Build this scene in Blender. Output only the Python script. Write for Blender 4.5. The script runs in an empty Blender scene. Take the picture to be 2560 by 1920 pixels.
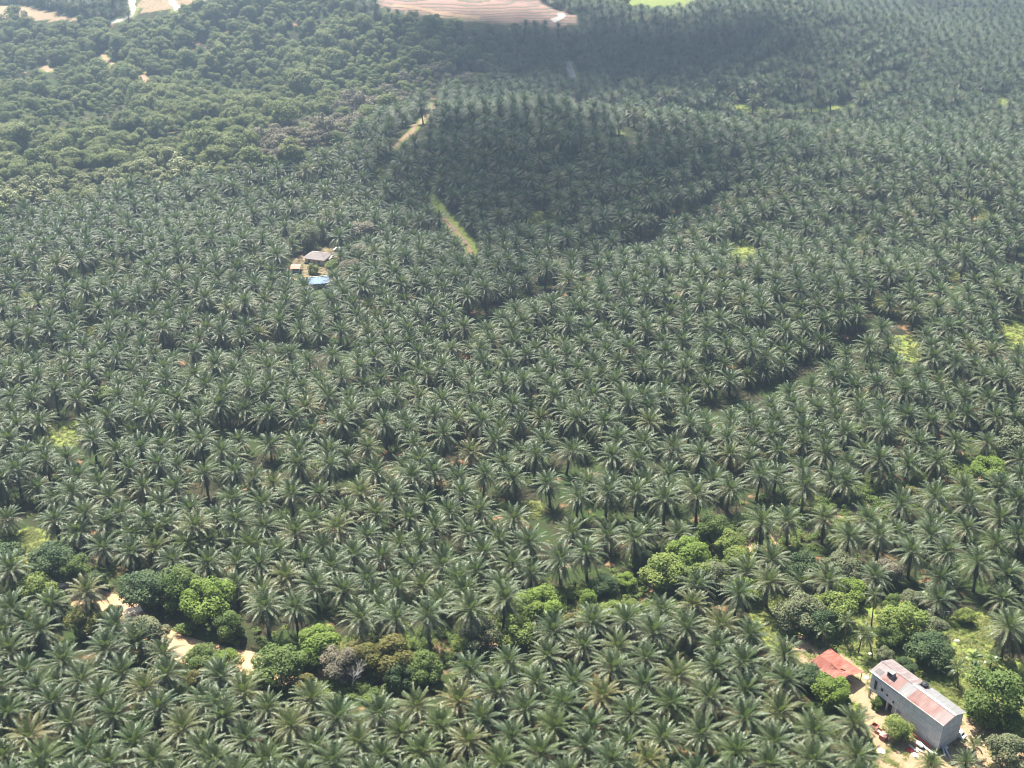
import bpy, bmesh, math, random
import numpy as np
from mathutils import Vector, Matrix

random.seed(7); rng = np.random.default_rng(11)
R = math.radians
HAZE_D = .00046
EXPO = 1.85
sc = bpy.context.scene
COL = sc.collection

# ------------------------------------------------------------------ camera model (2560x1920 photo pixels, used for surveying)
F = 2900.0; PITCH = R(27.35); CAM_Z = 196.0
CP, SP = math.cos(PITCH), math.sin(PITCH)
def pdir(u, v):
    du = (u - 1280) / F; dv = (v - 960) / F
    return np.array([du, CP - dv * SP, -SP - dv * CP])
def flat(u, v, z=0.0):
    d = pdir(u, v); t = (z - CAM_Z) / d[2]
    return np.array([d[0] * t, d[1] * t])
def project(x, y, z):
    x = np.asarray(x, float); y = np.asarray(y, float); z = np.asarray(z, float) - CAM_Z
    dep = y * CP - z * SP
    up = y * SP + z * CP
    return 1280 + F * x / dep, 960 - F * up / dep, dep

# ------------------------------------------------------------------ terrain
def noise2(x, y, s, seed):
    r = np.random.default_rng(seed); v = 0
    for k in range(6):
        a = r.uniform(0, 2 * np.pi); f = r.uniform(.6, 1.7) / s; p = r.uniform(0, 6.28)
        v = v + np.sin((x * np.cos(a) + y * np.sin(a)) * f * 6.28 + p)
    return v / 3.5
HILLS = [(700,130,42,125,74),(230,95,24,110,60),(1180,0,40,140,85),(1330,150,28,85,46),(1960,175,38,105,56),
         (1330,440,28,105,44),(1560,690,-6,70,34),(1250,760,6,60,30),(1900,330,-7,90,30),(2450,520,13,90,50),(2150,780,8,60,40),(500,700,7,80,50),(60,15,22,120,60),(2350,60,16,160,90),(1700,820,5,80,50),(420,20,14,90,60),
         (500,330,8,90,60),(1600,-60,26,220,80),(850,480,5,70,40)]
_HW = [(flat(u, v), a, sx, sy) for u, v, a, sx, sy in HILLS]
def terr(x, y):
    x = np.asarray(x, float); y = np.asarray(y, float)
    z = np.zeros(np.broadcast(x, y).shape)
    for c, a, sx, sy in _HW:
        z = z + a * np.exp(-((x - c[0]) / sx) ** 2 / 2 - ((y - c[1]) / sy) ** 2 / 2)
    w = np.clip((y - 300) / 250, 0, 1)
    z = z + w * (2.2 * noise2(x, y, 210, 3) + 1.1 * noise2(x, y, 85, 4))
    far = np.clip((y - 1500) / 1500, 0, 1)
    z = z + far * (18 + 14 * noise2(x, y, 1600, 5))
    return z
_T = np.arange(180, 3600, 1.0)
def ground(u, v, h=0.0):
    """point on the terrain (raised by h) seen at photo pixel u, v -> x, y, terrain z"""
    d = pdir(u, v)
    X = d[0] * _T; Y = d[1] * _T; Z = CAM_Z + d[2] * _T
    b = Z - (terr(X, Y) + h)
    i = int(np.argmax(b <= 0))
    if i == 0: i = len(_T) - 1
    t = _T[i - 1] + b[i - 1] / (b[i - 1] - b[i] + 1e-9)
    x, y = d[0] * t, d[1] * t
    return float(x), float(y), float(terr(x, y))
def inpoly(px, py, poly):
    px = np.asarray(px); py = np.asarray(py); c = np.zeros(px.shape, bool)
    n = len(poly); j = n - 1
    for i in range(n):
        xi, yi = poly[i]; xj, yj = poly[j]
        m = ((yi > py) != (yj > py)) & (px < (xj - xi) * (py - yi) / (yj - yi + 1e-12) + xi)
        c ^= m; j = i
    return c
def dist_line(x, y, pts):
    x = np.asarray(x, float); y = np.asarray(y, float); d = np.full(x.shape, 1e9)
    for (ax, ay), (bx, by) in zip(pts[:-1], pts[1:]):
        L2 = (bx - ax) ** 2 + (by - ay) ** 2 + 1e-9
        t = np.clip(((x - ax) * (bx - ax) + (y - ay) * (by - ay)) / L2, 0, 1)
        d = np.minimum(d, np.hypot(x - ax - t * (bx - ax), y - ay - t * (by - ay)))
    return d

# ------------------------------------------------------------------ regions surveyed on the photo
FOREST = [(-900,600),(0,548),(130,502),(300,474),(430,452),(560,428),(700,392),(800,352),(900,304),(1000,250),(1130,208),(1235,182),
          (1235,150),(1290,112),(1300,70),(1120,66),(930,52),(880,15),(780,2),(460,42),(330,66),(220,60),(0,52),(-900,40)]
GREYWOOD = [(600,400),(640,335),(760,285),(880,250),(960,200),(1100,150),(1235,125),(1245,182),(1130,210),(1000,252),(900,305),(800,352),(700,392)]
BUSHY = [(-100,165),(150,190),(300,215),(370,262),(300,292),(150,285),(-100,305)]
YELLOWOOD = [(-100,450),(200,438),(420,378),(560,425),(430,452),(130,502),(-100,556)]
BARE_TERR = [(905,-60),(950,18),(1000,32),(1130,45),(1260,54),(1350,62),(1452,64),(1445,42),(1370,16),(1270,-60)]
BARE_TL = [(-900,4),(60,14),(200,40),(232,50),(130,54),(-900,50)]
BARE_TC = [(342,40),(440,22),(530,0),(560,-60),(338,-60)]
BARE_TR = [(1530,-60),(1750,-60),(1740,4),(1700,22),(1560,28)]
CLEARING = [(1868,1500),(1930,1480),(2010,1520),(2080,1560),(2200,1500),(2330,1545),(2450,1535),(2500,1560),(2470,1640),(2560,1660),(2700,1700),
            (2700,2050),(2180,2050),(2190,1870),(2165,1800),(2110,1780),(2040,1740),(2000,1690),(1940,1640),(1890,1570)]
YARD = [(1940,1590),(2040,1590),(2130,1650),(2180,1690),(2420,1790),(2470,1800),(2600,1900),(2600,2000),(2180,2000),(2190,1870),(2165,1800),
        (2150,1760),(2060,1720),(2000,1660)]
HOUSEYARD = [(728,652),(752,630),(800,618),(835,612),(868,618),(858,640),(838,655),(835,690),(826,716),(772,722),(762,700),(742,682),(724,676)]
PATCHES = [(155,1085,62,24),(75,1350,40,28),(1855,628,46,24),(1354,545,42,16),(2535,835,45,32),(2270,868,45,28),(1320,1275,38,20),
           (225,815,18,16),(868,798,16,10),(2035,1225,30,20),(945,420,12,18),(1880,275,40,7),(2165,200,11,12),(2500,255,24,10),
           (230,1000,18,12),(580,950,16,10),(2440,500,22,16),(2470,540,20,14),(2160,600,24,14),(2380,690,26,12),(1690,690,20,10),(100,740,40,10),
           (2130,1240,22,12),(1000,1180,20,8),(2200,760,16,10),(560,1090,14,8),(790,1160,20,9)]
LUSH = [(1430,255),(1480,300),(1545,330),(1600,335)]
def W(pts, h=0.0):
    return [ground(u, v, h)[:2] for u, v in pts]
RIVER = W([(-120,1385),(20,1398),(95,1432),(165,1465),(235,1492),(285,1503),(325,1535),(362,1570),(420,1600),(500,1625),(585,1640),(655,1660),
           (760,1690),(900,1680),(1040,1650),(1180,1610),(1300,1575),(1425,1532),(1520,1495),(1610,1474),(1700,1420),(1790,1400),(1860,1370),
           (1960,1335),(2060,1300),(2170,1270),(2300,1215),(2440,1180),(2640,1110)])
TRACKS = {  # name: (points, half width, kind)
    'dirt': (W([(978,372),(1010,345),(1034,328),(1052,305),(1072,283),(1086,258)]), 1.9, 'soil'),
    'grassy': (W([(1085,500),(1108,540),(1138,572),(1165,600),(1182,632)]), 2.4, 'mix'),
    'step': (W([(1225,830),(1283,790),(1400,735),(1480,695),(1560,650)]), 4.0, 'dark'),
    'terrace': (W([(1790,262),(1950,276),(2130,264)]), 2.2, 'grass'),
    'pale': (W([(1418,155),(1426,178),(1436,198)]), 3.0, 'soil'),
    'diag': (W(LUSH), 1.8, 'grass'),
    'front': (W([(1250,1290),(1420,1300),(1640,1330),(1760,1330)]), 3.0, 'dark'),
    'fold': (W([(1780,1045),(1900,1010),(2010,950),(2100,895),(2230,815)]), 3.0, 'dark'),
    'foldb': (W([(2330,760),(2450,715),(2600,650)]), 3.5, 'dark'),
    'foldc': (W([(20,760),(190,735),(330,690)]), 2.6, 'dark'),
    'foldd': (W([(430,905),(600,890),(760,880),(930,925)]), 2.6, 'dark'),
    'folde': (W([(1560,650),(1700,560),(1850,480)]), 3.0, 'dark'),
    'ridge': (W([(420,222),(560,230),(760,228),(1010,222)]), 5.0, 'wood'),
    'hollow': (W([(120,335),(420,350),(570,305)]), 4.0, 'wood'),
    'hollowb': (W([(930,470),(0,470)][:0] + [(280,400),(470,330)]), 3.0, 'wood'),
    'shade': (W([(540,1105),(640,1120),(740,1140),(860,1165)]), 3.0, 'dark'),
    'winding': (W([(270,57),(300,52),(320,44),(333,30),(330,12),(327,-20)]), 3.2, 'soil'),
    'spur': (W([(420,-15),(432,8),(446,24)]), 3.2, 'soil'),
    'hillroad': (W([(980,14),(1060,24),(1150,40),(1200,46)]), 3.0, 'soil'),
    'hillbend': (W([(1380,52),(1400,46),(1408,38),(1398,34)]), 3.0, 'soil'),
    'earth': (W([(355,185),(368,200),(376,222)]), 2.4, 'soil'),
    'earthb': (W([(258,136),(266,150),(292,170)]), 2.0, 'soil'),
    'earthc': (W([(105,166),(128,178)]), 2.6, 'soil'),
}

# ------------------------------------------------------------------ node helpers / materials
def new_mat(name):
    m = bpy.data.materials.new(name); m.use_nodes = True
    nt = m.node_tree; nt.nodes.clear()
    out = nt.nodes.new('ShaderNodeOutputMaterial')
    return m, nt, out
def N(nt, t, **kw):
    n = nt.nodes.new(t)
    for k, v in kw.items():
        if k in n.inputs: n.inputs[k].default_value = v
        else: setattr(n, k, v)
    return n
def ramp(nt, fac, stops):
    r = N(nt, 'ShaderNodeValToRGB'); e = r.color_ramp.elements
    e[0].position, e[0].color = stops[0][0], (*stops[0][1], 1)
    e[1].position, e[1].color = stops[-1][0], (*stops[-1][1], 1)
    for p, c in stops[1:-1]:
        k = e.new(p); k.color = (*c, 1)
    nt.links.new(fac, r.inputs[0]); return r.outputs[0]
def noise(nt, scale, detail=4, coord='Object', rough=.55):
    tc = N(nt, 'ShaderNodeTexCoord'); n = N(nt, 'ShaderNodeTexNoise'); n.inputs['Scale'].default_value = scale
    n.inputs['Detail'].default_value = detail; n.inputs['Roughness'].default_value = rough
    nt.links.new(tc.outputs[coord], n.inputs['Vector']); return n.outputs[0]
def mixc(nt, fac, a, b, blend='MIX'):
    m = N(nt, 'ShaderNodeMix', data_type='RGBA', blend_type=blend)
    for s, val in ((m.inputs[0], fac), (m.inputs[6], a), (m.inputs[7], b)):
        if isinstance(val, (int, float)): s.default_value = val
        elif isinstance(val, tuple): s.default_value = (*val, 1)
        else: nt.links.new(val, s)
    return m.outputs[2]
def leaf_mat(name, stops, tintcol, rough=.42, spec=.5, trans=.28, tcol=(.10,.16,.03), var=.5):
    """stops: colours spread over plants by their random number; tint attribute mixes towards tintcol (older leaf)"""
    m, nt, out = new_mat(name)
    oi = N(nt, 'ShaderNodeObjectInfo')
    c = ramp(nt, oi.outputs['Random'], stops)
    at = N(nt, 'ShaderNodeAttribute', attribute_name='tint')
    c = mixc(nt, at.outputs['Fac'], c, tintcol)
    nz = noise(nt, 1.3, 3)
    lo = ramp(nt, nz, [(.3,(.62,.62,.62)),(.7,(1.35,1.3,1.2))])
    c = mixc(nt, var, c, mixc(nt, 1.0, c, lo, 'MULTIPLY'))
    b = N(nt, 'ShaderNodeBsdfPrincipled', Roughness=rough); b.inputs['Specular IOR Level'].default_value = spec
    nt.links.new(c, b.inputs['Base Color'])
    t = N(nt, 'ShaderNodeBsdfTranslucent')
    nt.links.new(mixc(nt, .5, c, tcol), t.inputs['Color'])
    mx = N(nt, 'ShaderNodeMixShader'); mx.inputs[0].default_value = trans
    nt.links.new(b.outputs[0], mx.inputs[1]); nt.links.new(t.outputs[0], mx.inputs[2])
    nt.links.new(mx.outputs[0], out.inputs[0]); return m
def plain(name, stops, scale=2.0, rough=.8, bump=0.0, spec=.3, bscale=None, metal=0.0, detail=5):
    m, nt, out = new_mat(name)
    nz = noise(nt, scale, detail)
    c = ramp(nt, nz, stops)
    b = N(nt, 'ShaderNodeBsdfPrincipled', Roughness=rough); b.inputs['Specular IOR Level'].default_value = spec
    b.inputs['Metallic'].default_value = metal
    nt.links.new(c, b.inputs['Base Color'])
    if bump:
        bp = N(nt, 'ShaderNodeBump', Strength=bump); bp.inputs['Distance'].default_value = .1
        nt.links.new(noise(nt, bscale or scale * 4, 3), bp.inputs['Height']); nt.links.new(bp.outputs[0], b.inputs['Normal'])
    nt.links.new(b.outputs[0], out.inputs[0]); return m

PALM_STOPS = [(0,(.038,.068,.026)),(.35,(.048,.078,.030)),(.6,(.060,.086,.031)),(.85,(.042,.076,.032)),(.95,(.082,.100,.032)),(1,(.115,.115,.04))]
M_PALM = leaf_mat('palm_leaf', PALM_STOPS, (.155,.160,.078), rough=.48, spec=.45, trans=.13)
M_PALMY = leaf_mat('palm_leaf_yellowing', [(0,(.105,.125,.038)),(1,(.14,.145,.05))], (.22,.17,.07), rough=.45, trans=.3, tcol=(.2,.18,.04))
M_PALMG = leaf_mat('palm_leaf_fresh', [(0,(.062,.105,.040)),(1,(.095,.135,.042))], (.12,.13,.045), rough=.42, trans=.36, tcol=(.16,.22,.05))
M_OLD = leaf_mat('old_frond', [(0,(.060,.068,.034)),(.5,(.080,.080,.040)),(.85,(.050,.068,.034)),(1,(.15,.105,.045))], (.125,.105,.058), rough=.6, spec=.3, trans=.2)
M_PTRUNK = plain('palm_trunk', [(.3,(.035,.028,.020)),(.7,(.11,.09,.065))], scale=3.5, rough=.95, bump=.8)
M_TRUNK = plain('bark', [(.3,(.06,.05,.04)),(.7,(.17,.15,.12))], scale=2.5, rough=.95, bump=.5)
M_DEAD = plain('bare_wood', [(.3,(.38,.36,.33)),(.7,(.55,.53,.5))], scale=2, rough=.9)
TREE_MATS = {
 'green': leaf_mat('leaf_green', [(0,(.070,.125,.028)),(1,(.095,.155,.034))], (.12,.165,.04), rough=.6, spec=.25, trans=.3),
 'dark': leaf_mat('leaf_dark', [(0,(.042,.080,.028)),(1,(.050,.092,.034))], (.065,.10,.036), rough=.6, spec=.25, trans=.22),
 'bright': leaf_mat('leaf_bright', [(0,(.15,.235,.036)),(1,(.175,.26,.042))], (.19,.26,.05), rough=.6, spec=.25, trans=.38, tcol=(.16,.24,.03)),
 'olive': leaf_mat('leaf_olive', [(0,(.115,.130,.028)),(1,(.14,.145,.032))], (.15,.135,.04), rough=.6, spec=.25, trans=.3, tcol=(.16,.16,.03)),
 'grey': leaf_mat('leaf_greygreen', [(0,(.105,.135,.062)),(1,(.13,.155,.075))], (.15,.16,.085), rough=.6, spec=.25, trans=.25),
 'brown': leaf_mat('leaf_greybrown', [(0,(.165,.155,.105)),(1,(.20,.182,.13))], (.21,.185,.13), rough=.7, spec=.2, trans=.2, tcol=(.12,.11,.08)),
 'light': leaf_mat('leaf_light', [(0,(.15,.22,.046)),(1,(.18,.24,.056))], (.20,.245,.06), rough=.6, spec=.25, trans=.32, tcol=(.15,.2,.04)),
}
M_FOREST = leaf_mat('leaf_forest', [(0,(.085,.135,.040)),(.3,(.125,.175,.050)),(.6,(.165,.21,.060)),(.85,(.20,.225,.076)),(1,(.105,.155,.046))], (.20,.22,.07), rough=.6, spec=.25, trans=.34)
M_FYEL = leaf_mat('leaf_forest_yellow', [(0,(.14,.175,.04)),(1,(.19,.21,.055))], (.20,.20,.065), rough=.5, trans=.3)
M_GRASS = leaf_mat('grass_blade', [(0,(.16,.225,.042)),(.5,(.19,.25,.05)),(1,(.23,.25,.07))], (.24,.23,.085), rough=.6, trans=.3, tcol=(.2,.26,.05))
M_UNDER = leaf_mat('undergrowth_leaf', [(0,(.075,.13,.03)),(.5,(.12,.185,.038)),(1,(.165,.225,.048))], (.16,.205,.05), rough=.6, spec=.25, trans=.32)
M_BANANA = leaf_mat('banana_leaf', [(0,(.07,.125,.03)),(1,(.09,.14,.035))], (.12,.13,.05), rough=.35, spec=.6, trans=.35)

# ------------------------------------------------------------------ mesh builder
class MB:
    def __init__(s): s.v = []; s.f = []; s.t = []; s.m = []
    def face(s, pts, tint=0.0, mi=0):
        b = len(s.v); s.v.extend([tuple(p) for p in pts]); s.f.append(tuple(range(b, b + len(pts)))); s.t.append(tint); s.m.append(mi)
    def box(s, c, d, rz=0.0, mi=0):
        x, y, z = d[0] / 2, d[1] / 2, d[2] / 2; M = Matrix.Rotation(rz, 3, 'Z')
        P = [Vector(c) + M @ Vector((sx * x, sy * y, sz * z)) for sx in (-1, 1) for sy in (-1, 1) for sz in (-1, 1)]
        for q in ((0,1,3,2),(4,6,7,5),(0,4,5,1),(2,3,7,6),(0,2,6,4),(1,5,7,3)): s.face([P[i] for i in q], 0, mi)
    def beam(s, a, b, w, h=None, mi=0):
        a = Vector(a); b = Vector(b); t = (b - a).normalized(); h = h or w
        up = Vector((0,0,1)) if abs(t.z) < .9 else Vector((1,0,0))
        x = t.cross(up).normalized() * w / 2; y = x.normalized().cross(t) * h / 2
        A = [a - x - y, a + x - y, a + x + y, a - x + y]; B = [p + (b - a) for p in A]
        for i in range(4): s.face([A[i], A[(i+1)%4], B[(i+1)%4], B[i]], 0, mi)
        s.face(A[::-1], 0, mi); s.face(B, 0, mi)
    def tube(s, pts, rad, n=7, cap=True, mi=0):
        rings = []
        for i, p in enumerate(pts):
            p = Vector(p); t = (Vector(pts[min(i+1, len(pts)-1)]) - Vector(pts[max(i-1, 0)])).normalized()
            up = Vector((1,0,0)) if abs(t.x) < .8 else Vector((0,1,0))
            x = t.cross(up).normalized(); y = t.cross(x)
            r = rad[i] if hasattr(rad, '__len__') else rad
            rings.append([p + (x * math.cos(k * 2 * math.pi / n) + y * math.sin(k * 2 * math.pi / n)) * r for k in range(n)])
        for a, b in zip(rings[:-1], rings[1:]):
            for k in range(n): s.face([a[k], a[(k+1)%n], b[(k+1)%n], b[k]], 0, mi)
        if cap: s.face(rings[-1], 0, mi); s.face(rings[0][::-1], 0, mi)
    def mesh(s, name, mats, smooth=False):
        me = bpy.data.meshes.new(name); me.from_pydata(s.v, [], s.f)
        a = me.attributes.new('tint', 'FLOAT', 'FACE'); a.data.foreach_set('value', s.t)
        for m in (mats if isinstance(mats, (list, tuple)) else [mats]): me.materials.append(m)
        me.polygons.foreach_set('material_index', s.m)
        if smooth: me.polygons.foreach_set('use_smooth', [True] * len(s.f))
        me.update(); return me
def link(name, me, parent=None, loc=(0,0,0), rot=(0,0,0), scale=(1,1,1)):
    o = bpy.data.objects.new(name, me); COL.objects.link(o); o.parent = parent
    o.location = loc; o.rotation_euler = rot; o.scale = scale; return o
def tag(o, label, cat, group=None):
    o['label'] = label; o['category'] = cat
    if group: o['group'] = group
    return o
def structure(o): o['kind'] = 'structure'; return o

# ------------------------------------------------------------------ palms
def frond(mb, az, e0, droop, L, lw, tint, rs, mi=0, nleaf=20, width=.16, z0=0.0, r0=.15, leafdrop=.65):
    d = Vector((math.cos(az), math.sin(az), 0)); n = 9
    p = d * r0 + Vector((0,0,z0)); pts = [p.copy()]; T = []
    tw = rs.uniform(-.25, .25); side0 = Vector((-d.y, d.x, 0))
    for i in range(n):
        s = (i + .5) / n; e = e0 - droop * s ** 1.25
        dd = (d + side0 * tw * s).normalized()
        t = dd * math.cos(e) + Vector((0,0,1)) * math.sin(e); T.append(t); p = p + t * L / n; pts.append(p.copy())
    B0 = side0
    for i in range(n):                                   # rachis as a thin ridge
        w = .07 * (1 - i / n) + .015; w2 = .07 * (1 - (i+1) / n) + .015
        mb.face([pts[i] - B0 * w, pts[i] + B0 * w, pts[i+1] + B0 * w2, pts[i+1] - B0 * w2], min(1, tint + .25), mi)
    for k in range(nleaf):
        s = .17 + .83 * (k + .3) / nleaf
        fi = min(n - 1e-4, s * n); i = int(fi); q = pts[i].lerp(pts[i+1], fi - i); t = T[i]
        B = side0.cross(t).cross(t) * -1 if False else side0
        up = B.cross(t) * -1
        if up.z < 0 and e0 > 0 and i < 3: up = -up
        up = t.cross(side0).normalized()
        prof = max(.12, math.sin(math.pi * (.10 + .83 * s)) ** .75)
        for sg in (-1, 1):
            l = lw * prof * rs.uniform(.62, 1.2)
            j = rs.uniform(-.30, .22)
            dv = (side0 * sg * 1.0 + t * (.55 + .3 * s + rs.uniform(-.25, .25)) + up * (j + .12)).normalized()
            dv2 = (dv + Vector((0,0,-1)) * leafdrop * rs.uniform(.6, 1.3)).normalized()
            wv = t * (width * .5)
            a = q; m = q + dv * l * .5; e = m + dv2 * l * .5
            mb.face([a - wv * .7, a + wv * .7, m + wv, m - wv], tint, mi); mb.face([m - wv, m + wv, e], tint, mi)
def crown_mesh(seed, n=30, L=6.0, tall=False):
    rs = random.Random(seed); mb = MB()
    for i in range(n):
        q = i / (n - 1); az = i * 2.39996 + rs.uniform(-.22, .22)
        e0 = R(np.interp(q, [0, .25, .5, .75, 1], [79, 61, 38, 12, -14 if not tall else -28])) + rs.uniform(-.12, .12)
        droop = R(np.interp(q, [0, .25, .6, 1], [18, 50, 68, 62])) + rs.uniform(-.15, .2)
        tint = float(np.interp(q, [0, .5, .75, 1], [0, .10, .45, .75])) + rs.uniform(-.12, .15)
        frond(mb, az, e0, droop, L * (.66 + .34 * min(1, q * 2.2)) * rs.uniform(.9, 1.08), .92, min(1, max(0, tint)), rs, 1 if i < 6 else 0, z0=.5 - .6 * q)
    return mb.mesh('palm_crown', [M_PALM, M_PALMG])
def old_mesh(seed, n, e_lo, e_hi, L=4.8, dry=.3):
    rs = random.Random(seed); mb = MB()
    for i in range(n):
        az = i * 2.39996 + rs.uniform(-.3, .3)
        frond(mb, az, R(rs.uniform(e_lo, e_hi)), R(rs.uniform(22, 62)), L * rs.uniform(.8, 1.08), .85, rs.uniform(0, 1) if rs.random() < dry * 1.4 else rs.uniform(0, .3), rs, z0=-.35, leafdrop=.9, nleaf=16)
    return mb.mesh('palm_old_fronds', M_OLD)
def ptrunk_mesh(h, seed):
    rs = random.Random(seed); mb = MB(); n = max(5, int(h * 1.2)); pts = []; rad = []
    bx, by = rs.uniform(-.3, .3), rs.uniform(-.3, .3)
    for i in range(n + 1):
        s = i / n; w = math.sin(math.pi * s) * .8
        pts.append((bx * w, by * w, s * h - .3 * (i == 0))); rad.append((.48 - .16 * min(1, s * 3)) + .05 * (i % 2) + (.10 * s ** 4))
    mb.tube(pts, rad, 8)
    for k in range(int(h * 7)):                          # cut frond bases
        z = h * (.25 + .75 * rs.random()); a = rs.uniform(0, 6.28); d = Vector((math.cos(a), math.sin(a), 0)); p = d * .32 + Vector((0,0,z))
        s_ = Vector((-d.y, d.x, 0)) * .1
        mb.face([p - s_, p + s_, p + d * .28 + Vector((0,0,.34))])
    return mb.mesh('palm_trunk', M_PTRUNK)
KINDS = []   # (trunk, crown, old, heart height)
for i, (h, tall) in enumerate([(4.3,0),(4.9,0),(5.4,0),(4.6,0),(8.2,1),(9.0,1),(8.6,1),(7.2,1)]):
    KINDS.append((ptrunk_mesh(h, 40 + i), crown_mesh(60 + i, 46 + i % 5, 6.5 if not tall else 6.7, tall),
                  old_mesh(80 + i, 15 if not tall else 24, -48 if not tall else -74, 4 if not tall else -12, 5.4 if not tall else 5.8), h))

# digitised hearts: (tile origin, list)   scale 3.95
Z = 3.95
def tile(ox, oy, pts): return [(ox + p[0] / Z, oy + p[1] / Z, (p[2] if len(p) > 2 else '')) for p in pts]
HEARTS = []
HEARTS += tile(0,1500,[(90,120),(240,220),(390,330),(510,60),(90,520),(245,700),(640,610),(800,800),(370,900),(530,1010),(1000,980),
 (1060,500),(1130,280),(1340,440),(1200,740),(1660,740),(1420,900),(1590,1080),(2010,1010),(2180,760),(75,1120,'g'),(280,1370),(690,1230),(1130,1150),
 (1800,1290),(2160,1060),(1340,1420,'g'),(1990,1500),(430,1600,'g'),(880,1470,'g'),(1070,1640),(1530,1590),(2120,1620),(40,1560),(20,880),(30,300)])
HEARTS += tile(520,1500,[(570,60,'T'),(870,110,'T'),(1490,200,'T'),(1850,220,'T'),(2180,170,'T'),(160,760),(370,930),(190,1180),(590,1090),(1000,1000),
 (830,1250),(1250,1160),(1680,1130),(2060,1070),(350,1390),(600,1590,'g'),(1050,1480),(1480,1420),(1890,1350),(1710,1560),(2120,1520,'g'),(1220,1640),(60,1640)])
HEARTS += tile(1040,1500,[(540,100,'T'),(860,20,'T'),(1390,330),(1650,470),(2010,490),(920,620),(1310,560),(1180,820),(1560,830),(1920,680),
 (550,720),(790,920),(440,1010,'y'),(1080,1090),(1440,1060,'g'),(1840,970,'y'),(250,1250,'g'),(660,1200),(940,1370),(1330,1270,'g'),(1740,1270),(2080,1430),
 (520,1410),(1250,1560),(1660,1460),(830,1620,'g'),(1900,1620)])
HEARTS += tile(1560,1500,[(40,220),(370,120),(290,330),(620,290),(690,60),(960,260),(930,470),(1240,360),(210,590),(160,860),(510,770),(880,690),(1210,640),
 (1580,560),(1600,830),(460,1040,'g'),(840,980),(1200,920),(60,1150),(1180,1170),(1540,1120),(390,1390),(780,1320),(1890,1330),(1130,1540,'g'),(1490,1430),
 (1420,1640),(1860,1620),(240,1610,'y')])
HEARTS += tile(2000,1500,[(530,1230),(520,1560),(2050,300,'T'),(1300,1625,'gs'),(1640,1625,'s')])
HEARTS += tile(0,1080,[(110,190),(400,130),(640,200),(930,160),(1200,130),(1420,260),(1560,70,'T'),(1870,50,'T'),(2000,180),(1730,280),(240,330),(470,380,'g'),
 (1130,320),(760,360),(1290,450),(1580,420),(2180,300),(370,570),(180,480),(730,620),(950,430),(1070,660),(1410,560),(1740,560),(2040,520),(540,680),(820,830),
 (1210,830),(1590,720),(1880,780),(1030,920),(540,890),(1460,890),(1660,910),(1310,1010,'g'),(790,1000),(1040,1150),(1920,950),(1560,1010,'g'),(1830,1120,'g'),
 (1300,1200),(1540,1160),(2080,1100),(1720,1270),(2060,1330),(50,880),(2150,880),(30,480)])
HEARTS += tile(500,1080,[(350,490),(520,380),(680,50,'T'),(920,30,'T'),(380,20,'T'),(330,170),(720,460),(960,430),(1000,300),(1260,110,'T'),(1440,180,'T'),
 (1640,90,'T'),(1750,310,'T'),(1990,290,'T'),(1260,440,'g'),(900,630),(1180,630),(300,680),(610,720),(1590,620),(1930,640),(1740,830),(1130,880,'g'),(360,900),
 (640,960),(1390,960),(2060,860),(930,1010),(1650,1040),(1980,1120),(170,860),(500,1130,'g'),(1210,1130),(760,1200),(360,1300),(600,1320),(1040,1300),
 (1510,1230),(1820,1240),(1320,1340),(820,1460),(1650,1460),(2110,1340),(1960,1540),(1130,1530),(350,1540),(610,1600),(1410,1590),(1720,1600),(2170,200,'T')])
HEARTS += tile(900,1080,[(720,300,'T'),(980,370,'T'),(1210,440,'T'),(1530,490,'T'),(1880,510,'T'),(820,150),(1090,110,'T'),(1010,220),(1310,180),(1590,150),
 (1720,340),(1800,180),(2040,280),(630,700),(890,790),(1190,800),(1500,870),(730,950),(1060,1010),(1370,1070),(1670,1110),(2110,1010),(600,1110),(1220,1210),
 (1990,1270,'T'),(1520,1320),(810,1330),(1150,1400),(1400,1540),(1690,1410),(960,1480,'g'),(620,1540),(1050,1590,'g'),(2150,650,'T')])
HEARTS += tile(1280,1080,[(930,610,'T'),(1230,600,'T'),(1510,680,'T'),(1840,630,'T'),(2140,560,'T'),(1000,370),(1020,190),(1290,220),(1230,390),(1550,370),
 (1860,170),(1870,340),(2140,320),(2120,180),(1600,50,'T'),(910,1030),(1210,1070,'T'),(750,1210,'T'),(1340,20)])
HEARTS += tile(1700,1080,[(680,210),(770,530),(950,340,'T'),(1240,290,'T'),(1230,540,'T'),(1480,370,'T'),(1650,400,'T'),(810,930,'T'),(1090,880,'T'),
 (1430,890,'T'),(1660,1060,'T'),(1980,1030,'T'),(880,1480,'T'),(150,1540)])
HEARTS += tile(2000,1080,[(1090,230,'T'),(1380,210,'T'),(880,320,'T'),(720,390),(640,130),(820,70),(1570,20,'T'),(1860,30,'T'),(1600,560),(1350,640),(1640,720),
 (1990,560),(1960,860),(1310,930),(1650,960),(1110,1200,'T'),(1440,1200,'T'),(1770,1310,'T'),(1920,1110,'g'),(2050,1430),(1000,720),(2180,700),(2150,1050)])
# just under and beside the frame
HEARTS += [(x, 1945 + 14 * (k % 2), '') for k, x in enumerate(range(-60, 2180, 82))]
HEARTS += [(-45, y, '') for y in range(1450, 1930, 52)] + [(2620, y, '') for y in (1180, 1235, 1290, 1350, 1420)]

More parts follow.
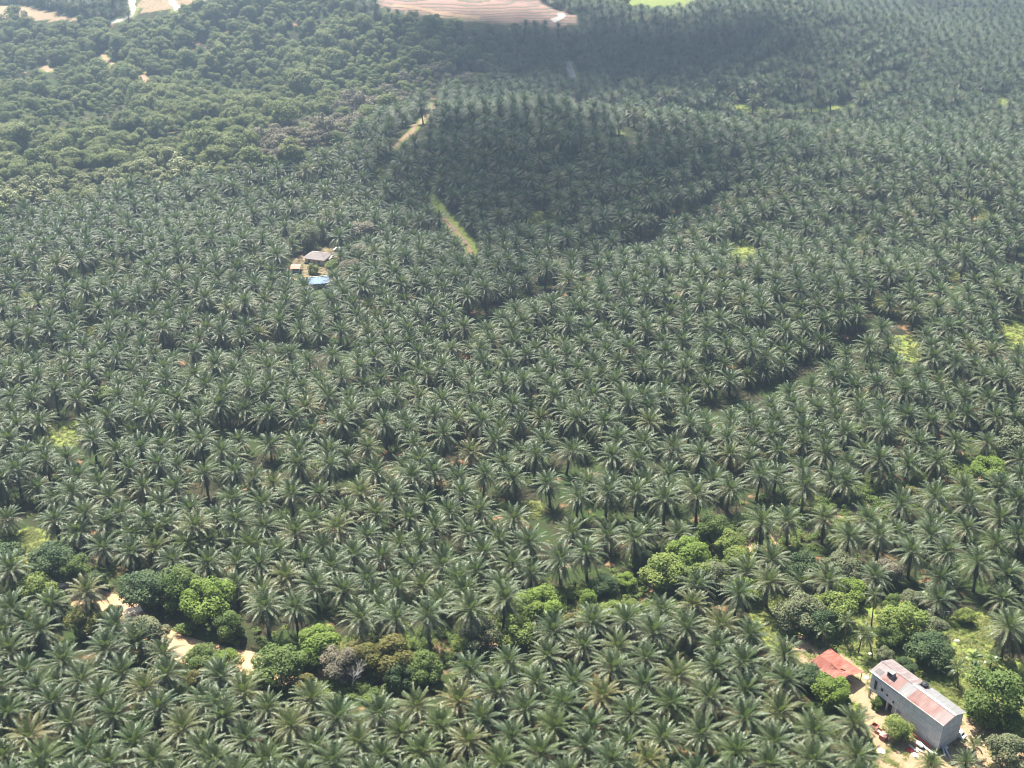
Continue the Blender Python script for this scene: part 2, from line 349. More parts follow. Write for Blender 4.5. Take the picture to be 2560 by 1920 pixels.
palms = []     # dicts
PX = []        # xy
def add_palm(x, y, z, kind, scale, flag):
    palms.append(dict(x=x, y=y, z=z, k=kind, s=scale, f=flag)); PX.append((x, y))
for (u, v, f) in HEARTS:
    tall = 'T' in f
    k = random.choice([4,5,6] if tall else [0,1,2,3,3,1])
    if not tall and v < 1330: k = random.choice([1,2,2,7,7])
    s = random.triangular(.84, 1.13, 1.0) * (1.03 if tall else 1.0)
    if 's' in f: s = .62
    x, y, z = ground(u, v, KINDS[k][3] * s)
    if PX and min((x - a) ** 2 + (y - b) ** 2 for a, b in PX) < 4.2 ** 2: continue
    add_palm(x, y, z, k, s, f)
NDIG = len(palms)

# ------------------------------------------------------------------ surveyed broadleaf trees: (u, v of crown centre, crown radius px, colour, label)
TREES = [
 (440,1468,56,'green','dense green tree left of the domed river tree, crown merging with it'),
 (516,1500,62,'bright','large domed bright green tree on the far bank above the brown river'),
 (572,1566,38,'green','small dark green tree at the foot of the domed river tree'),
 (357,1472,58,'dark','dark green spreading tree on the bank between two brown water pools'),
 (240,1448,26,'dark','dark twiggy bush overhanging the first brown pool of the river'),
 (215,1552,46,'olive','yellow-green rounded tree left of the brown river bend'),
 (285,1530,22,'dark','small dark bush between the yellow-green tree and the river'),
 (367,1582,50,'grey','grey-green rounded tree in front of the brown river bend'),
 (797,1612,54,'bright','bright lime green oval tree right of the end of the brown river'),
 (770,1650,30,'green','leafy green tree below the lime green oval tree'),
 (850,1660,48,'brown','grey-brown thin tree behind the bare white dead tree'),
 (905,1640,50,'olive','olive tree top behind the bare white dead tree'),
 (985,1640,58,'olive','broad olive green tree right of the bare white dead tree'),
 (1060,1668,46,'green','dark olive tree at the right end of the olive tree clump'),
 (1000,1690,40,'dark','dark shaded tree under the broad olive tree'),
 (505,1645,44,'green','low green tree covering the near bank of the river'),
 (570,1655,34,'bright','light green tree on the near bank beside the last pool'),
 (700,1664,62,'green','wide green tree on the near bank left of the lime oval tree'),
 (765,1712,30,'olive','small yellow-green tree below the wide green bank tree'),
 (500,1690,30,'olive','yellowish shrub among palms below the river'),
 (335,1645,32,'olive','small yellow-green shrub among palms left of the last pools'),
 (131,1405,55,'dark','dark green tree at the left edge beyond the grassy notch'),
 (180,1420,42,'green','green bushy tree left of the first brown pool'),
 (10,1395,45,'dark','dark tree cut by the left edge of the photo beside the river strip'),
 (60,1430,40,'light','pale green shrub at the left end of the river strip'),
 (95,1470,44,'light','pale green spreading shrub left of the first brown pool'),
 (140,1508,34,'green','green shrub just below the first brown pool'),
 (1347,1514,54,'bright','bright green tree with layered flat branches in the ditch'),
 (1296,1578,44,'light','yellow-green tree below the layered bright green tree'),
 (1195,1582,50,'grey','silvery grey-green tree left of the yellow-green ditch tree'),
 (1160,1610,30,'light','pale green feathery tree left of the silvery tree'),
 (1514,1464,32,'dark','small round dark green tree in the ditch'),
 (1468,1495,24,'bright','small round light green tree left of the round dark tree'),
 (1565,1450,24,'bright','small light green tree right of the round dark tree'),
 (1480,1545,34,'light','pale green shrub on the near edge of the ditch'),
 (1530,1530,36,'light','pale green shrub beside the reddish ditch bank'),
 (1430,1560,30,'olive','yellow-green shrub below the reddish ditch pool'),
 (1658,1428,52,'light','broad pale green tree in the middle of the ditch strip'),
 (1720,1385,50,'bright','light green tree behind the broad pale green ditch tree'),
 (1610,1400,30,'dark','dark green tree in shade under the tall palms at the ditch'),
 (1776,1320,44,'green','green tree under the row of tall palms, right of the ditch'),
 (1815,1350,36,'light','pale green tree in front of the tall palm row'),
 (1750,1440,40,'light','pale green shrub among the ditch trees right of the reddish bank'),
 (1852,1396,36,'light','light green tree left of the dark skirted palm'),
 (1790,1440,42,'grey','greyish green tree left of the grass slope'),
 (1868,1475,36,'bright','bright green rounded shrub at the top of the grass clearing'),
 (2009,1420,42,'dark','dark blue-green tree right of the dark skirted palm'),
 (2100,1420,46,'grey','grey-green domed tree under the tall palms behind the clearing'),
 (2052,1455,32,'olive','olive tree between the domed grey tree and the clearing trees'),
 (2122,1476,40,'bright','bright green tree right of the clearing tree group'),
 (2002,1536,56,'grey','grey-green tree at the left of the clearing tree group'),
 (2078,1520,52,'light','tall light green tree in the middle of the clearing tree group'),
 (2050,1560,46,'dark','dark shaded tree at the front of the clearing tree group'),
 (2219,1432,40,'brown','dark grey twiggy tree right of the tall coconut palm'),
 (2237,1509,26,'green','small green tree behind the central clearing tree'),
 (2282,1496,28,'grey','small grey-green tree left of the white frame posts'),
 (2265,1555,56,'light','large light green tree with forked trunk behind the concrete building'),
 (2228,1588,36,'green','green tree left below the large forked clearing tree'),
 (2338,1578,38,'grey','grey-green tree below the white frame posts'),
 (2327,1626,52,'dark','dense dark green tree behind the roof of the concrete building'),
 (2263,1668,28,'dark','small dark tree touching the back eave of the concrete building'),
 (2211,1636,22,'grey','small grey-green bush left of the back corner of the building'),
 (2488,1746,80,'green','big spreading green tree right of the concrete building'),
 (2024,1690,36,'dark','dark green tree directly in front of the red roofed shed'),
 (2082,1728,44,'bright','light green tree below the front of the red roofed shed'),
 (2248,1822,36,'light','small feathery green tree in front of the long concrete wall'),
 (2525,1884,52,'grey','grey-green rounded tree in the bottom right corner'),
 (2413,1539,24,'light','small light shrub in shade right of the white frame posts'),
 (2194,1758,18,'green','small green shrub at the left end of the long concrete wall'),
 (2470,1170,40,'bright','lime green bush beside the ditch near the right edge'),
 (2540,1112,52,'grey','grey-green tree at the right edge beside the lime green bush'),
 (2280,1232,22,'olive','small olive bush among palms above the right ditch'),
 (2519,1462,40,'dark','dark bushes at the right edge under the palms'),
 (130,930,32,'grey','grey-green tree among palms on the left side'),
 (60,985,30,'light','light green tree among palms near the left edge'),
 (260,985,24,'light','light green bush among palms right of the left grey-green tree'),
 (1232,912,28,'light','light green tree among palms in the middle of the plantation'),
 (1200,960,22,'green','small green tree among palms in the middle of the plantation'),
 (765,597,36,'grey','grey-green tree behind the brown roofed house'),
 (902,585,40,'brown','grey-brown domed tree right of the brown roofed house'),
 (895,632,28,'brown','bare-looking grey tree below the grey-brown domed tree'),
 (875,672,30,'brown','grey twiggy tree right of the blue roof'),
 (783,672,15,'light','light green small tree in front of the brown roofed house'),
 (838,668,24,'light','pale green tree at the right front of the brown roofed house'),
 (2130,1080,26,'bright','bright green bush among palms in the right half'),
 (2100,1050,20,'light','light green bush among palms above the right ditch'),
]
def tree_crown(seed, nl=20, nq=150, q=.30, flatness=.8, mat=None):
    """unit crown (radius about 1): leaf clumps on many lobes with gaps"""
    rs = random.Random(seed); mb = MB(); lobes = []
    for i in range(nl):
        a = i * 2.4 + rs.uniform(-.4, .4); h = rs.uniform(-.95, 1) ; rr = math.sqrt(max(0, 1 - min(1, abs(h)) ** 2)) * rs.uniform(.45, .78)
        lobes.append((Vector((math.cos(a) * rr, math.sin(a) * rr, h * .62 * flatness)), rs.uniform(.24, .42)))
    for c, r in lobes:
        lt = rs.uniform(0, .8)
        for j in range(nq):
            d = Vector((rs.gauss(0,1), rs.gauss(0,1), rs.gauss(.25,1))).normalized()
            p = c + Vector((d.x, d.y, d.z * .8)) * r * rs.uniform(.72, 1.08)
            nrm = (d * .8 + Vector((0,0,.75)) + Vector((rs.uniform(-1,1), rs.uniform(-1,1), rs.uniform(-1,1))) * .7).normalized()
            x = nrm.cross(Vector((rs.uniform(-1,1), rs.uniform(-1,1), rs.uniform(-1,1)))).normalized(); y = nrm.cross(x)
            s = q * .5 * rs.uniform(.5, 1.0) * .42
            mb.face([p - x * s, p - y * s * .7, p + x * s * 1.1, p + y * s * .7], min(1, lt + rs.uniform(0, .35)))
    return mb.mesh('tree_crown', mat)
def limb_mesh(seed, mat, bare=False):
    """unit trunk+limbs: height 1 at crown centre"""
    rs = random.Random(seed); mb = MB()
    mb.tube([(0,0,-.05),(.01,.01,.35),(.02,-.01,.75)], [.075,.06,.05], 8)
    for k in range(7):
        a = k * 2.4; e = Vector((math.cos(a), math.sin(a), 0)) * rs.uniform(.35, .62) + Vector((0,0,rs.uniform(.9, 1.3)))
        s = Vector((.015, 0, rs.uniform(.45, .75))); m = s.lerp(e, .5) + Vector((0,0,-.05))
        mb.tube([s, m, e], [.035,.022,.008], 5)
    return mb.mesh('tree_trunk', mat)
CROWNS = {c: [tree_crown(200 + 7 * i + 3 * j, 20 + 3 * j, 330, .265, 1.0 if j != 1 else .75, TREE_MATS[c]) for j in range(2)] for i, c in enumerate(TREE_MATS)}
LIMBS = [limb_mesh(300 + j, M_TRUNK) for j in range(3)]
tree_xy = []; tree_objs = []
for i, (u, v, rpx, colr, lab) in enumerate(TREES):
    x, y, z = ground(u, v, 3.0)
    dep = project(x, y, z)[2]; rad = float(rpx / F * dep)
    hc = max(.8, rad * .86)
    x, y, z = ground(u, v, hc)
    root = bpy.data.objects.new('broadleaf_tree' if rad > 2.8 else 'shrub', None); COL.objects.link(root); root.location = (x, y, z)
    root.empty_display_size = .5
    tag(root, lab, 'tree' if rad > 2.8 else 'shrub')
    link('trunk', LIMBS[i % 3], root, scale=(hc * .75, hc * .75, hc))
    link('crown', CROWNS[colr][i % 2], root, loc=(0,0,hc), rot=(0,0,random.uniform(0, 6.28)), scale=(rad * 1.12, rad * 1.12, rad * random.uniform(1.0, 1.25)))
    tree_xy.append((x, y, rad))

# ------------------------------------------------------------------ plantation grid
def scatter(step, ang, box, jit):
    xs = []; x0, x1, y0, y1 = box; ca, sa = math.cos(ang), math.sin(ang)
    rad = math.hypot(x1 - x0, y1 - y0) / 2; cx, cy = (x0 + x1) / 2, (y0 + y1) / 2
    dx, dy = step * .866, step
    for i in range(int(-rad / dx), int(rad / dx) + 1):
        for j in range(int(-rad / dy), int(rad / dy) + 1):
            a = i * dx; b = j * dy + (i % 2) * dy / 2
            xs.append((cx + a * ca - b * sa, cy + a * sa + b * ca))
    p = np.array(xs); p = p[(p[:,0] > x0) & (p[:,0] < x1) & (p[:,1] > y0) & (p[:,1] < y1)]
    return p + rng.uniform(-jit, jit, p.shape)
BLOCKS = [(flat(300,1000), .10), (flat(1100,1000), .32), (flat(2100,950), -.12), (flat(1350,450), .0), (flat(2200,420), .2), (flat(700,560), -.2),
          (flat(1850,210), .1), (flat(2300,90), -.15), (flat(1500,70), .25), (flat(1750,650), .05)]
bc = np.array([b[0] for b in BLOCKS])
cand = []
for bi, (c, ang) in enumerate(BLOCKS):
    p = scatter(8.5, ang, (-700, 760, 185, 1500), 1.35)
    own = np.argmin(((p[:,None,:] - bc[None]) ** 2).sum(2), 1) == bi
    cand.append(p[own])
cand = np.vstack(cand)
cz = terr(cand[:,0], cand[:,1])
U, V, D = project(cand[:,0], cand[:,1], cz)
keep = (U > -330) & (U < 2890) & (V > -75) & (V < 2010)
for poly in (FOREST, BARE_TERR, BARE_TL, BARE_TC, BARE_TR, CLEARING, HOUSEYARD):
    keep &= ~inpoly(U, V, poly)
UT, VT, _ = project(cand[:,0], cand[:,1], cz + 9.5); keep &= ~(inpoly(UT, VT, FOREST) & (V > 120))
UC, VC, DC = project(cand[:,0], cand[:,1], cz + 7.0)          # keep crowns from hiding the open ground
for poly in (BARE_TERR, BARE_TL, BARE_TC, BARE_TR, HOUSEYARD):
    keep &= ~inpoly(UC, VC, poly)
for (u, v, a, b) in PATCHES:
    keep &= (((U - u) / a) ** 2 + ((V - v) / b) ** 2 > 1) & (((UC - u) / (a + 8)) ** 2 + ((VC - v) / (b + 6)) ** 2 > 1)
for nme in ('dirt', 'grassy', 'pale', 'hillroad', 'hillbend', 'diag', 'terrace'):
    TU, TV, TD = project(*np.array([(q[0], q[1], float(terr(*q))) for q in TRACKS[nme][0]]).T)
    keep &= dist_line(UC, VC, list(zip(TU, TV))) > (TRACKS[nme][1] + (1.0 if nme in ('dirt', 'grassy', 'pale', 'hillbend') else .3)) * F / DC
keep &= dist_line(cand[:,0], cand[:,1], RIVER) > 7.5
for nme, (pts, hw, kd) in TRACKS.items():
    keep &= dist_line(cand[:,0], cand[:,1], pts) > hw + 2.6
for tx, ty, tr in tree_xy:
    keep &= np.hypot(cand[:,0] - tx, cand[:,1] - ty) > max(3.0, tr * .85)
dg = np.array(PX)
inside = V > 1085
md = np.sqrt(((cand[:,None,:] - dg[None]) ** 2).sum(2)).min(1)
keep &= md > np.where(inside, 8.2, 6.5)
cand = cand[keep]; cz = cz[keep]; V = V[keep]; U = U[keep]
stepd = TRACKS['step'][0]
hmap = noise2(cand[:,0], cand[:,1], 160, 21)
dstep = dist_line(cand[:,0], cand[:,1], stepd)
for i, (x, y) in enumerate(cand):
    tall = hmap[i] + random.gauss(0, .35) > .35
    if dstep[i] < 22: tall = project(x, y, 0)[1] < np.interp(project(x, y, 0)[0], [1283, 1560], [790, 650])
    k = random.choice([4,5,6,7]) if tall else random.choice([0,1,2,3,7,2])
    add_palm(float(x), float(y), float(cz[i]), k, random.triangular(.74, 1.16, 1.0) if random.random() > .03 else random.uniform(.5, .68), 'y' if random.random() < .02 else ('g' if random.random() < .06 else ''))
P_xyz = np.array([(p['x'], p['y'], p['z'] + KINDS[p['k']][3]) for p in palms])
PU, PV, PD = project(P_xyz[:,0], P_xyz[:,1], P_xyz[:,2])
vis = (PU > -60) & (PU < 2620) & (PV < 1965)
order = sorted(range(len(palms)), key=lambda i: PD[i] + (0 if vis[i] else 1e5))
IND = order[:296]; REST = order[296:]

# ---- labels for the individual palms: nearest landmark, side and rank
MARKS = [('the first brown pool of the river',235,1490),('the brown river bend',345,1545),('the last brown river pool',640,1655),('the domed tree on the river bank',516,1500),
 ('the lime green oval tree',797,1612),('the bare white dead tree',885,1695),('the broad olive tree',985,1640),('the layered bright ditch tree',1347,1514),
 ('the silvery grey-green tree',1195,1582),('the round dark ditch tree',1514,1464),('the broad pale ditch tree',1658,1428),('the red roofed shed',2090,1660),
 ('the grey concrete building',2230,1790),('the bright grass clearing',1930,1530),('the tall leaning coconut palm',2187,1495),('the big spreading tree',2488,1746),
 ('the sunlit grass gap',1320,1275),('the yellow grass opening at left',155,1085),('the grassy notch at the left edge',75,1350),
 ('the bottom left corner of the photo',0,1920),('the yellowing palm',1151,1756),('the pale yellow palm',1506,1745),
 ('the middle of the bottom edge',1280,1920),('the bottom edge a quarter across',640,1920),('the bottom edge two-thirds point',1750,1920),
 ('the lime green bush at right',2470,1170),('the dark skirted palm',1923,1455),('the yellow-green riverside tree',220,1543),
 ('the tall palm row',1750,1240),('the bottom right corner tree',2525,1884)]
ORD = ['nearest','second nearest','third nearest','fourth nearest','fifth nearest','sixth nearest','seventh nearest','eighth nearest','ninth nearest','tenth nearest',
       'eleventh nearest','twelfth nearest','thirteenth nearest','fourteenth nearest','fifteenth nearest','sixteenth nearest']
buckets = {}
for i in IND:
    u, v = PU[i], PV[i]
    ds = [math.hypot(u - a, (v - b) * 1.3) for _, a, b in MARKS]; m = int(np.argmin(ds))
    du, dv = u - MARKS[m][1], (v - MARKS[m][2]) * 1.3
    side = ('right of' if du > 0 else 'left of') if abs(du) > abs(dv) else ('in front of' if dv > 0 else 'behind')
    buckets.setdefault((m, side), []).append((ds[m], i))
plabel = {}
for (m, side), lst in buckets.items():
    for r, (d, i) in enumerate(sorted(lst)):
        p = palms[i]
        look = ('yellowing ' if p['f'] == 'y' else 'fresh green ' if 'g' in p['f'] else '') + ('tall oil palm' if p['k'] >= 4 else 'short oil palm')
        plabel[i] = f"{look}, {ORD[min(r, 15)]} {side} {MARKS[m][0]}".replace(' of the photo', '')
PMAT = {'y': M_PALMY, 'g': M_PALMG}
ycrowns = {}
def palm_instance(i):
    p = palms[i]; tr, cr, old, h = KINDS[p['k']]
    root = bpy.data.objects.new('oil_palm', None); COL.objects.link(root); root.empty_display_size = .5
    root.location = (p['x'], p['y'], p['z']); s = p['s']; root.scale = (s, s, s)
    root.rotation_euler = (random.gauss(0, .05), random.gauss(0, .05), random.uniform(0, 6.28))
    tag(root, plabel[i], 'oil palm', 'oil palms of the plantation')
    link('trunk', tr, root)
    c = link('crown', cr, root, loc=(0,0,h))
    link('old_fronds', old, root, loc=(0,0,h), rot=(0,0,random.uniform(0, 6.28)))
    f = p['f'].replace('T', '').replace('s', '')
    if f in PMAT:
        c.material_slots[0].link = 'OBJECT'; c.material_slots[0].material = PMAT[f]
    return root
src = {}
for i in IND:
    r = palm_instance(i)
    if palms[i]['k'] not in src and palms[i]['f'] in ('', 'T'): src[palms[i]['k']] = [next(c for c in r.children if c.name.startswith(q)) for q in ('trunk','crown','old_fronds')]

# ------------------------------------------------------------------ stuff: one object of many instances (geometry nodes)
def stuff(name, label, pts, rots, scls, vidx, variants, cat=None, zrot=True):
    """variants: list of lists of (object, z offset)"""
    me = bpy.data.meshes.new(name); me.from_pydata([tuple(p) for p in pts], [], [])
    a = me.attributes.new('rot', 'FLOAT_VECTOR', 'POINT'); a.data.foreach_set('vector', np.array(rots, float).ravel())
    a = me.attributes.new('scl', 'FLOAT_VECTOR', 'POINT'); a.data.foreach_set('vector', np.array(scls, float).ravel())
    a = me.attributes.new('var', 'INT', 'POINT'); a.data.foreach_set('value', np.array(vidx, np.int32))
    o = link(name, me); o['kind'] = 'stuff'; tag(o, label, cat or name.replace('_', ' '))
    ng = bpy.data.node_groups.new(name + '_nodes', 'GeometryNodeTree')
    ng.interface.new_socket('Geometry', in_out='INPUT', socket_type='NodeSocketGeometry')
    ng.interface.new_socket('Geometry', in_out='OUTPUT', socket_type='NodeSocketGeometry')
    nn = ng.nodes; L = ng.links
    gi = nn.new('NodeGroupInput'); go = nn.new('NodeGroupOutput'); iop = nn.new('GeometryNodeInstanceOnPoints')
    allj = nn.new('GeometryNodeJoinGeometry')
    for parts in variants:
        j = nn.new('GeometryNodeJoinGeometry')
        for ob, dz, sc_ in parts:
            oi = nn.new('GeometryNodeObjectInfo'); oi.inputs['Object'].default_value = ob; oi.transform_space = 'ORIGINAL'
            tr = nn.new('GeometryNodeTransform'); tr.inputs['Translation'].default_value = (0,0,dz); tr.inputs['Scale'].default_value = sc_
            L.new(oi.outputs['Geometry'], tr.inputs['Geometry']); L.new(tr.outputs[0], j.inputs[0])
        g2i = nn.new('GeometryNodeGeometryToInstance'); L.new(j.outputs[0], g2i.inputs[0]); L.new(g2i.outputs[0], allj.inputs[0])
    def attr(nm, t):
        n = nn.new('GeometryNodeInputNamedAttribute'); n.data_type = t; n.inputs['Name'].default_value = nm
        return next(s for s in n.outputs if s.enabled)
    e2r = nn.new('FunctionNodeEulerToRotation'); L.new(attr('rot', 'FLOAT_VECTOR'), e2r.inputs[0])
    L.new(gi.outputs[0], iop.inputs['Points']); L.new(allj.outputs[0], iop.inputs['Instance'])
    iop.inputs['Pick Instance'].default_value = True
    L.new(attr('var', 'INT'), iop.inputs['Instance Index']); L.new(e2r.outputs[0], iop.inputs['Rotation']); L.new(attr('scl', 'FLOAT_VECTOR'), iop.inputs['Scale'])
    L.new(iop.outputs[0], go.inputs[0])
    md = o.modifiers.new('scatter', 'NODES'); md.node_group = ng
    return o
pv = []; ks = sorted(src)
for k in ks:
    t, c, od = src[k]; pv.append([(t, 0, (1,1,1)), (c, KINDS[k][3], (1,1,1)), (od, KINDS[k][3], (1,1,1))])
NV = len(ks)
def pick(k):   # same-height variant
    same = [n for n, q in enumerate(ks) if (q >= 4) == (k >= 4)]
    return random.choice(same)
pts = [(palms[i]['x'], palms[i]['y'], palms[i]['z']) for i in REST]
rots = [(random.gauss(0,.06), random.gauss(0,.06), random.uniform(0,6.28)) for _ in REST]
scl = [(palms[i]['s'],) * 3 for i in REST]
stuff('far_oil_palms', 'dense rows of oil palms spreading over the rolling land into the haze', pts, rots, scl, [ks.index(palms[i]['k']) if palms[i]['k'] in ks else pick(palms[i]['k']) for i in REST], pv, 'plantation')

# ------------------------------------------------------------------ forest beyond the plantation
FCROWN = [tree_crown(500 + j, 15 + 2 * j, 210, .34, .95, M_FOREST) for j in range(4)]
FYCROWN = [tree_crown(520 + j, 15, 150, .42, .8, M_FYEL) for j in range(2)]
FBROWN = [tree_crown(540 + j, 16, 130, .36, 1.0, TREE_MATS['brown']) for j in range(2)]
fp = scatter(7.6, .2, (-720, 240, 430, 1500), 3.2)
fz = terr(fp[:,0], fp[:,1]); U, V, D = project(fp[:,0], fp[:,1], fz)
UT, VT, _ = project(fp[:,0], fp[:,1], fz + 9.5)
kp = (inpoly(U, V, FOREST) | (inpoly(UT, VT, FOREST) & (V > 120))) & (U > -330) & (U < 2890)
UC, VC, DC = project(fp[:,0], fp[:,1], fz + 7.0)
fclear = ~(inpoly(UC, VC, BARE_TL) | inpoly(UC, VC, BARE_TC) | inpoly(UC, VC, BARE_TERR))
for nme in ('winding', 'spur', 'earth', 'earthb', 'earthc'):
    TU, TV, TD = project(*np.array([(q[0], q[1], float(terr(*q))) for q in TRACKS[nme][0]]).T)
    fclear &= dist_line(UC, VC, list(zip(TU, TV))) > (TRACKS[nme][1] + 1) * F / DC
top = (V < 55) & (V > -75) & (U > -330) & (U < 2890) & ~inpoly(U, V, FOREST)     # wooded land above the bare slopes
for poly in (BARE_TERR, BARE_TL, BARE_TC, BARE_TR): top &= ~inpoly(U, V, poly)
top &= (U < 880) | ((U > 1440) & (U < 1560) & (V < 60))
kp |= top; kp &= fclear
fp2 = scatter(7.0, .2, (240, 800, 1000, 1500), 2.6); z2 = terr(fp2[:,0], fp2[:,1]); U2, V2, _ = project(fp2[:,0], fp2[:,1], z2)
k2 = (U2 > 1430) & (U2 < 1540) & (V2 < 62) & (V2 > -75)
fp = np.vstack([fp[kp], fp2[k2]]); 
ex = np.ones(len(fp), bool)
for nme in ('winding','spur','hillroad','hillbend','earth','earthb','earthc','dirt','ridge','hollow','hollowb'):
    ex &= dist_line(fp[:,0], fp[:,1], TRACKS[nme][0]) > TRACKS[nme][1] + 2
for nme in ('earth','earthb','earthc'):
    pt = TRACKS[nme][0]; q = [(a, b - 9) for a, b in pt]; ex &= dist_line(fp[:,0], fp[:,1], q) > 7
pa = np.array([(p['x'], p['y']) for p in palms]); pa = pa[pa[:,1] > 400]
for i in range(len(fp)):
    if ex[i] and np.hypot(pa[:,0] - fp[i,0], pa[:,1] - fp[i,1]).min() < 4.5: ex[i] = False
fp = fp[ex]; fz = terr(fp[:,0], fp[:,1]); U, V, D = project(fp[:,0], fp[:,1], fz)
gap = noise2(fp[:,0], fp[:,1], 60, 77) + rng.normal(0, .3, len(fp))
g = gap > -.95
fp, fz, U, V, D = fp[g], fz[g], U[g], V[g], D[g]
UT, VT, _ = project(fp[:,0], fp[:,1], fz + 7.0)
fb = inpoly(UT, VT, GREYWOOD) & (rng.random(len(fp)) < .8); fbush = inpoly(UT, VT, BUSHY); fy = inpoly(UT, VT, YELLOWOOD)
size = np.clip((3.7 + 1.2 * noise2(fp[:,0], fp[:,1], 90, 31)) * np.exp(rng.normal(0, .30, len(fp))), 1.6, 8.5)
size[fbush] *= .72; size[fb] *= .9
fo = sorted(range(len(fp)), key=lambda i: D[i])
nind = 0; kcount = {0: 0, 2: 0, 3: 0}
frest = []
for i in fo:
    kind = 3 if fb[i] else 2 if fy[i] else 0
    meshes = FBROWN if kind == 3 else FYCROWN if kind == 2 else FCROWN
    j = random.randrange(len(meshes)); r = size[i]; hc = r * (1.15 + .35 * random.random()) + 1.0
    if (nind < 150 or (kcount[kind] < len(meshes) * 2)) and -20 < U[i] < 2580:
        nind += 1; j = kcount[kind] % len(meshes); kcount[kind] += 1
        root = bpy.data.objects.new('forest_tree', None); COL.objects.link(root); root.location = (fp[i,0], fp[i,1], fz[i]); root.empty_display_size = .5
        lab = {3: 'grey-brown thin tree in the wood between forest and palms', 2: 'yellow-green tree at the near edge of the forest at left',
               0: 'dark green tree at the near edge of the forest at left'}[kind]
        tag(root, lab, 'tree', {3: 'grey-brown wood', 2: 'yellow-green forest edge', 0: 'dark green forest edge'}[kind])
        t = link('trunk', LIMBS[i % 3], root, scale=(hc * .7, hc * .7, hc)); c = link('crown', meshes[j], root, loc=(0,0,hc), rot=(0,0,random.uniform(0,6.28)), scale=(r*1.15, r*1.15, r*1.15))
    else: frest.append((i, kind, j, r, hc))
# sources for the forest stuff: crowns at unit size standing on limbs
def hidden_source(me, lm):
    """first individual that uses this mesh"""
    return next(o for o in COL.objects if o.type == 'MESH' and o.data == me)
lb = next(o for o in COL.objects if o.type == 'MESH' and o.data == LIMBS[0])
for kind, meshes, nm, lab in ((0, FCROWN, 'forest', 'hazy broadleaf forest covering the hills at upper left'),
                              (2, FYCROWN, 'forest_edge', 'yellow-green forest edge bordering the palms at upper left'),
                              (3, FBROWN, 'grey_wood', 'strip of thin grey-brown trees between forest and palms')):
    fvar = []
    for me in meshes:
        ob = [o for o in COL.objects if o.type == 'MESH' and o.data == me]
        if ob: fvar.append([(ob[0], 1.0, (1.15, 1.15, 1.15)), (lb, 0, (.9, .9, 1.1))])
    sel = [q for q in frest if q[1] == kind]
    if not fvar or not sel: print('no source for', nm); continue
    stuff(nm, lab, [(fp[i,0], fp[i,1], fz[i]) for i, *_ in sel], [(0,0,random.uniform(0,6.28)) for _ in sel],
          [(r * random.uniform(.92,1.1), r * random.uniform(.92,1.1), r * random.uniform(.9,1.25)) for _, _, _, r, _ in sel], [random.randrange(len(fvar)) for _ in sel], fvar, 'forest')

# ------------------------------------------------------------------ ground
def axis(segs):
    out = [segs[0][0]]
    for a, b, st in segs:
        n = max(1, int(round((b - a) / st))); out += list(np.linspace(a, b, n + 1)[1:])
    return np.array(out)
gx = axis([(-9000,-2000,500),(-2000,-760,62),(-760,-150,6.5),(-150,-60,2.2),(-60,60,2.2),(60,130,1.4),(130,160,2.2),(160,800,6.5),(800,2000,60),(2000,9000,500)])
gy = axis([(-1200,120,60),(120,180,6),(180,262,1.5),(262,330,2.2),(330,1500,5.5),(1500,2600,50),(2600,11000,420)])
GX, GY = np.meshgrid(gx, gy); GZ = terr(GX, GY)
rd = dist_line(GX.ravel(), GY.ravel(), RIVER).reshape(GX.shape)
RWID = 3.7
GZ = GZ - 2.3 * np.clip(1.25 - (rd / (RWID + 1.8)) ** 2, 0, 1)
GU, GV, GD = project(GX, GY, terr(GX, GY))
front = (GD > 60)
soil = np.zeros(GX.shape); lush = np.zeros(GX.shape); terrc = np.zeros(GX.shape)
for poly, val in ((YARD, .95), (HOUSEYARD, .55), (BARE_TL, .75), (BARE_TC, .7)):
    soil = np.maximum(soil, inpoly(GU, GV, poly) * front * val)
for poly, val in ((CLEARING, .85), (BARE_TR, .8), (BARE_TL, .3)):
    lush = np.maximum(lush, inpoly(GU, GV, poly) * front * val)
for (u, v, a, b) in PATCHES:
    lush = np.maximum(lush, front * np.clip(1.6 - ((GU - u) / a) ** 2 - ((GV - v) / b) ** 2, 0, 1) * .95)
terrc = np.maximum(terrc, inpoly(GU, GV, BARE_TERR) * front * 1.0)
soil = np.maximum(soil, np.clip(1.5 - rd / 5.5, 0, 1) * .7)
for nme, (pts_, hw, kd) in TRACKS.items():
    dd = dist_line(GX.ravel(), GY.ravel(), pts_).reshape(GX.shape)
    if kd in ('grass', 'mix'): lush = np.maximum(lush, np.clip(1.7 - dd / hw, 0, 1) * (.55 if nme in ('diag', 'terrace') else .85))
    if kd == 'soil': lush = np.maximum(lush, np.clip(2.2 - dd / hw, 0, 1) * .55)
verts = np.stack([GX.ravel(), GY.ravel(), GZ.ravel()], 1)
ny, nx = GX.shape
idx = np.arange(nx * ny).reshape(ny, nx)
faces = np.stack([idx[:-1,:-1].ravel(), idx[:-1,1:].ravel(), idx[1:,1:].ravel(), idx[1:,:-1].ravel()], 1)
gm = bpy.data.meshes.new('ground'); gm.from_pydata(verts.tolist(), [], faces.tolist())
for nm, arr in (('soil', soil), ('lush', lush), ('terrace', terrc)):
    a = gm.attributes.new(nm, 'FLOAT', 'POINT'); a.data.foreach_set('value', arr.ravel().astype(np.float32))
gm.polygons.foreach_set('use_smooth', [True] * len(faces))
m, nt, out = new_mat('ground_soil_and_grass')
def at(nm): return N(nt, 'ShaderNodeAttribute', attribute_name=nm).outputs['Fac']
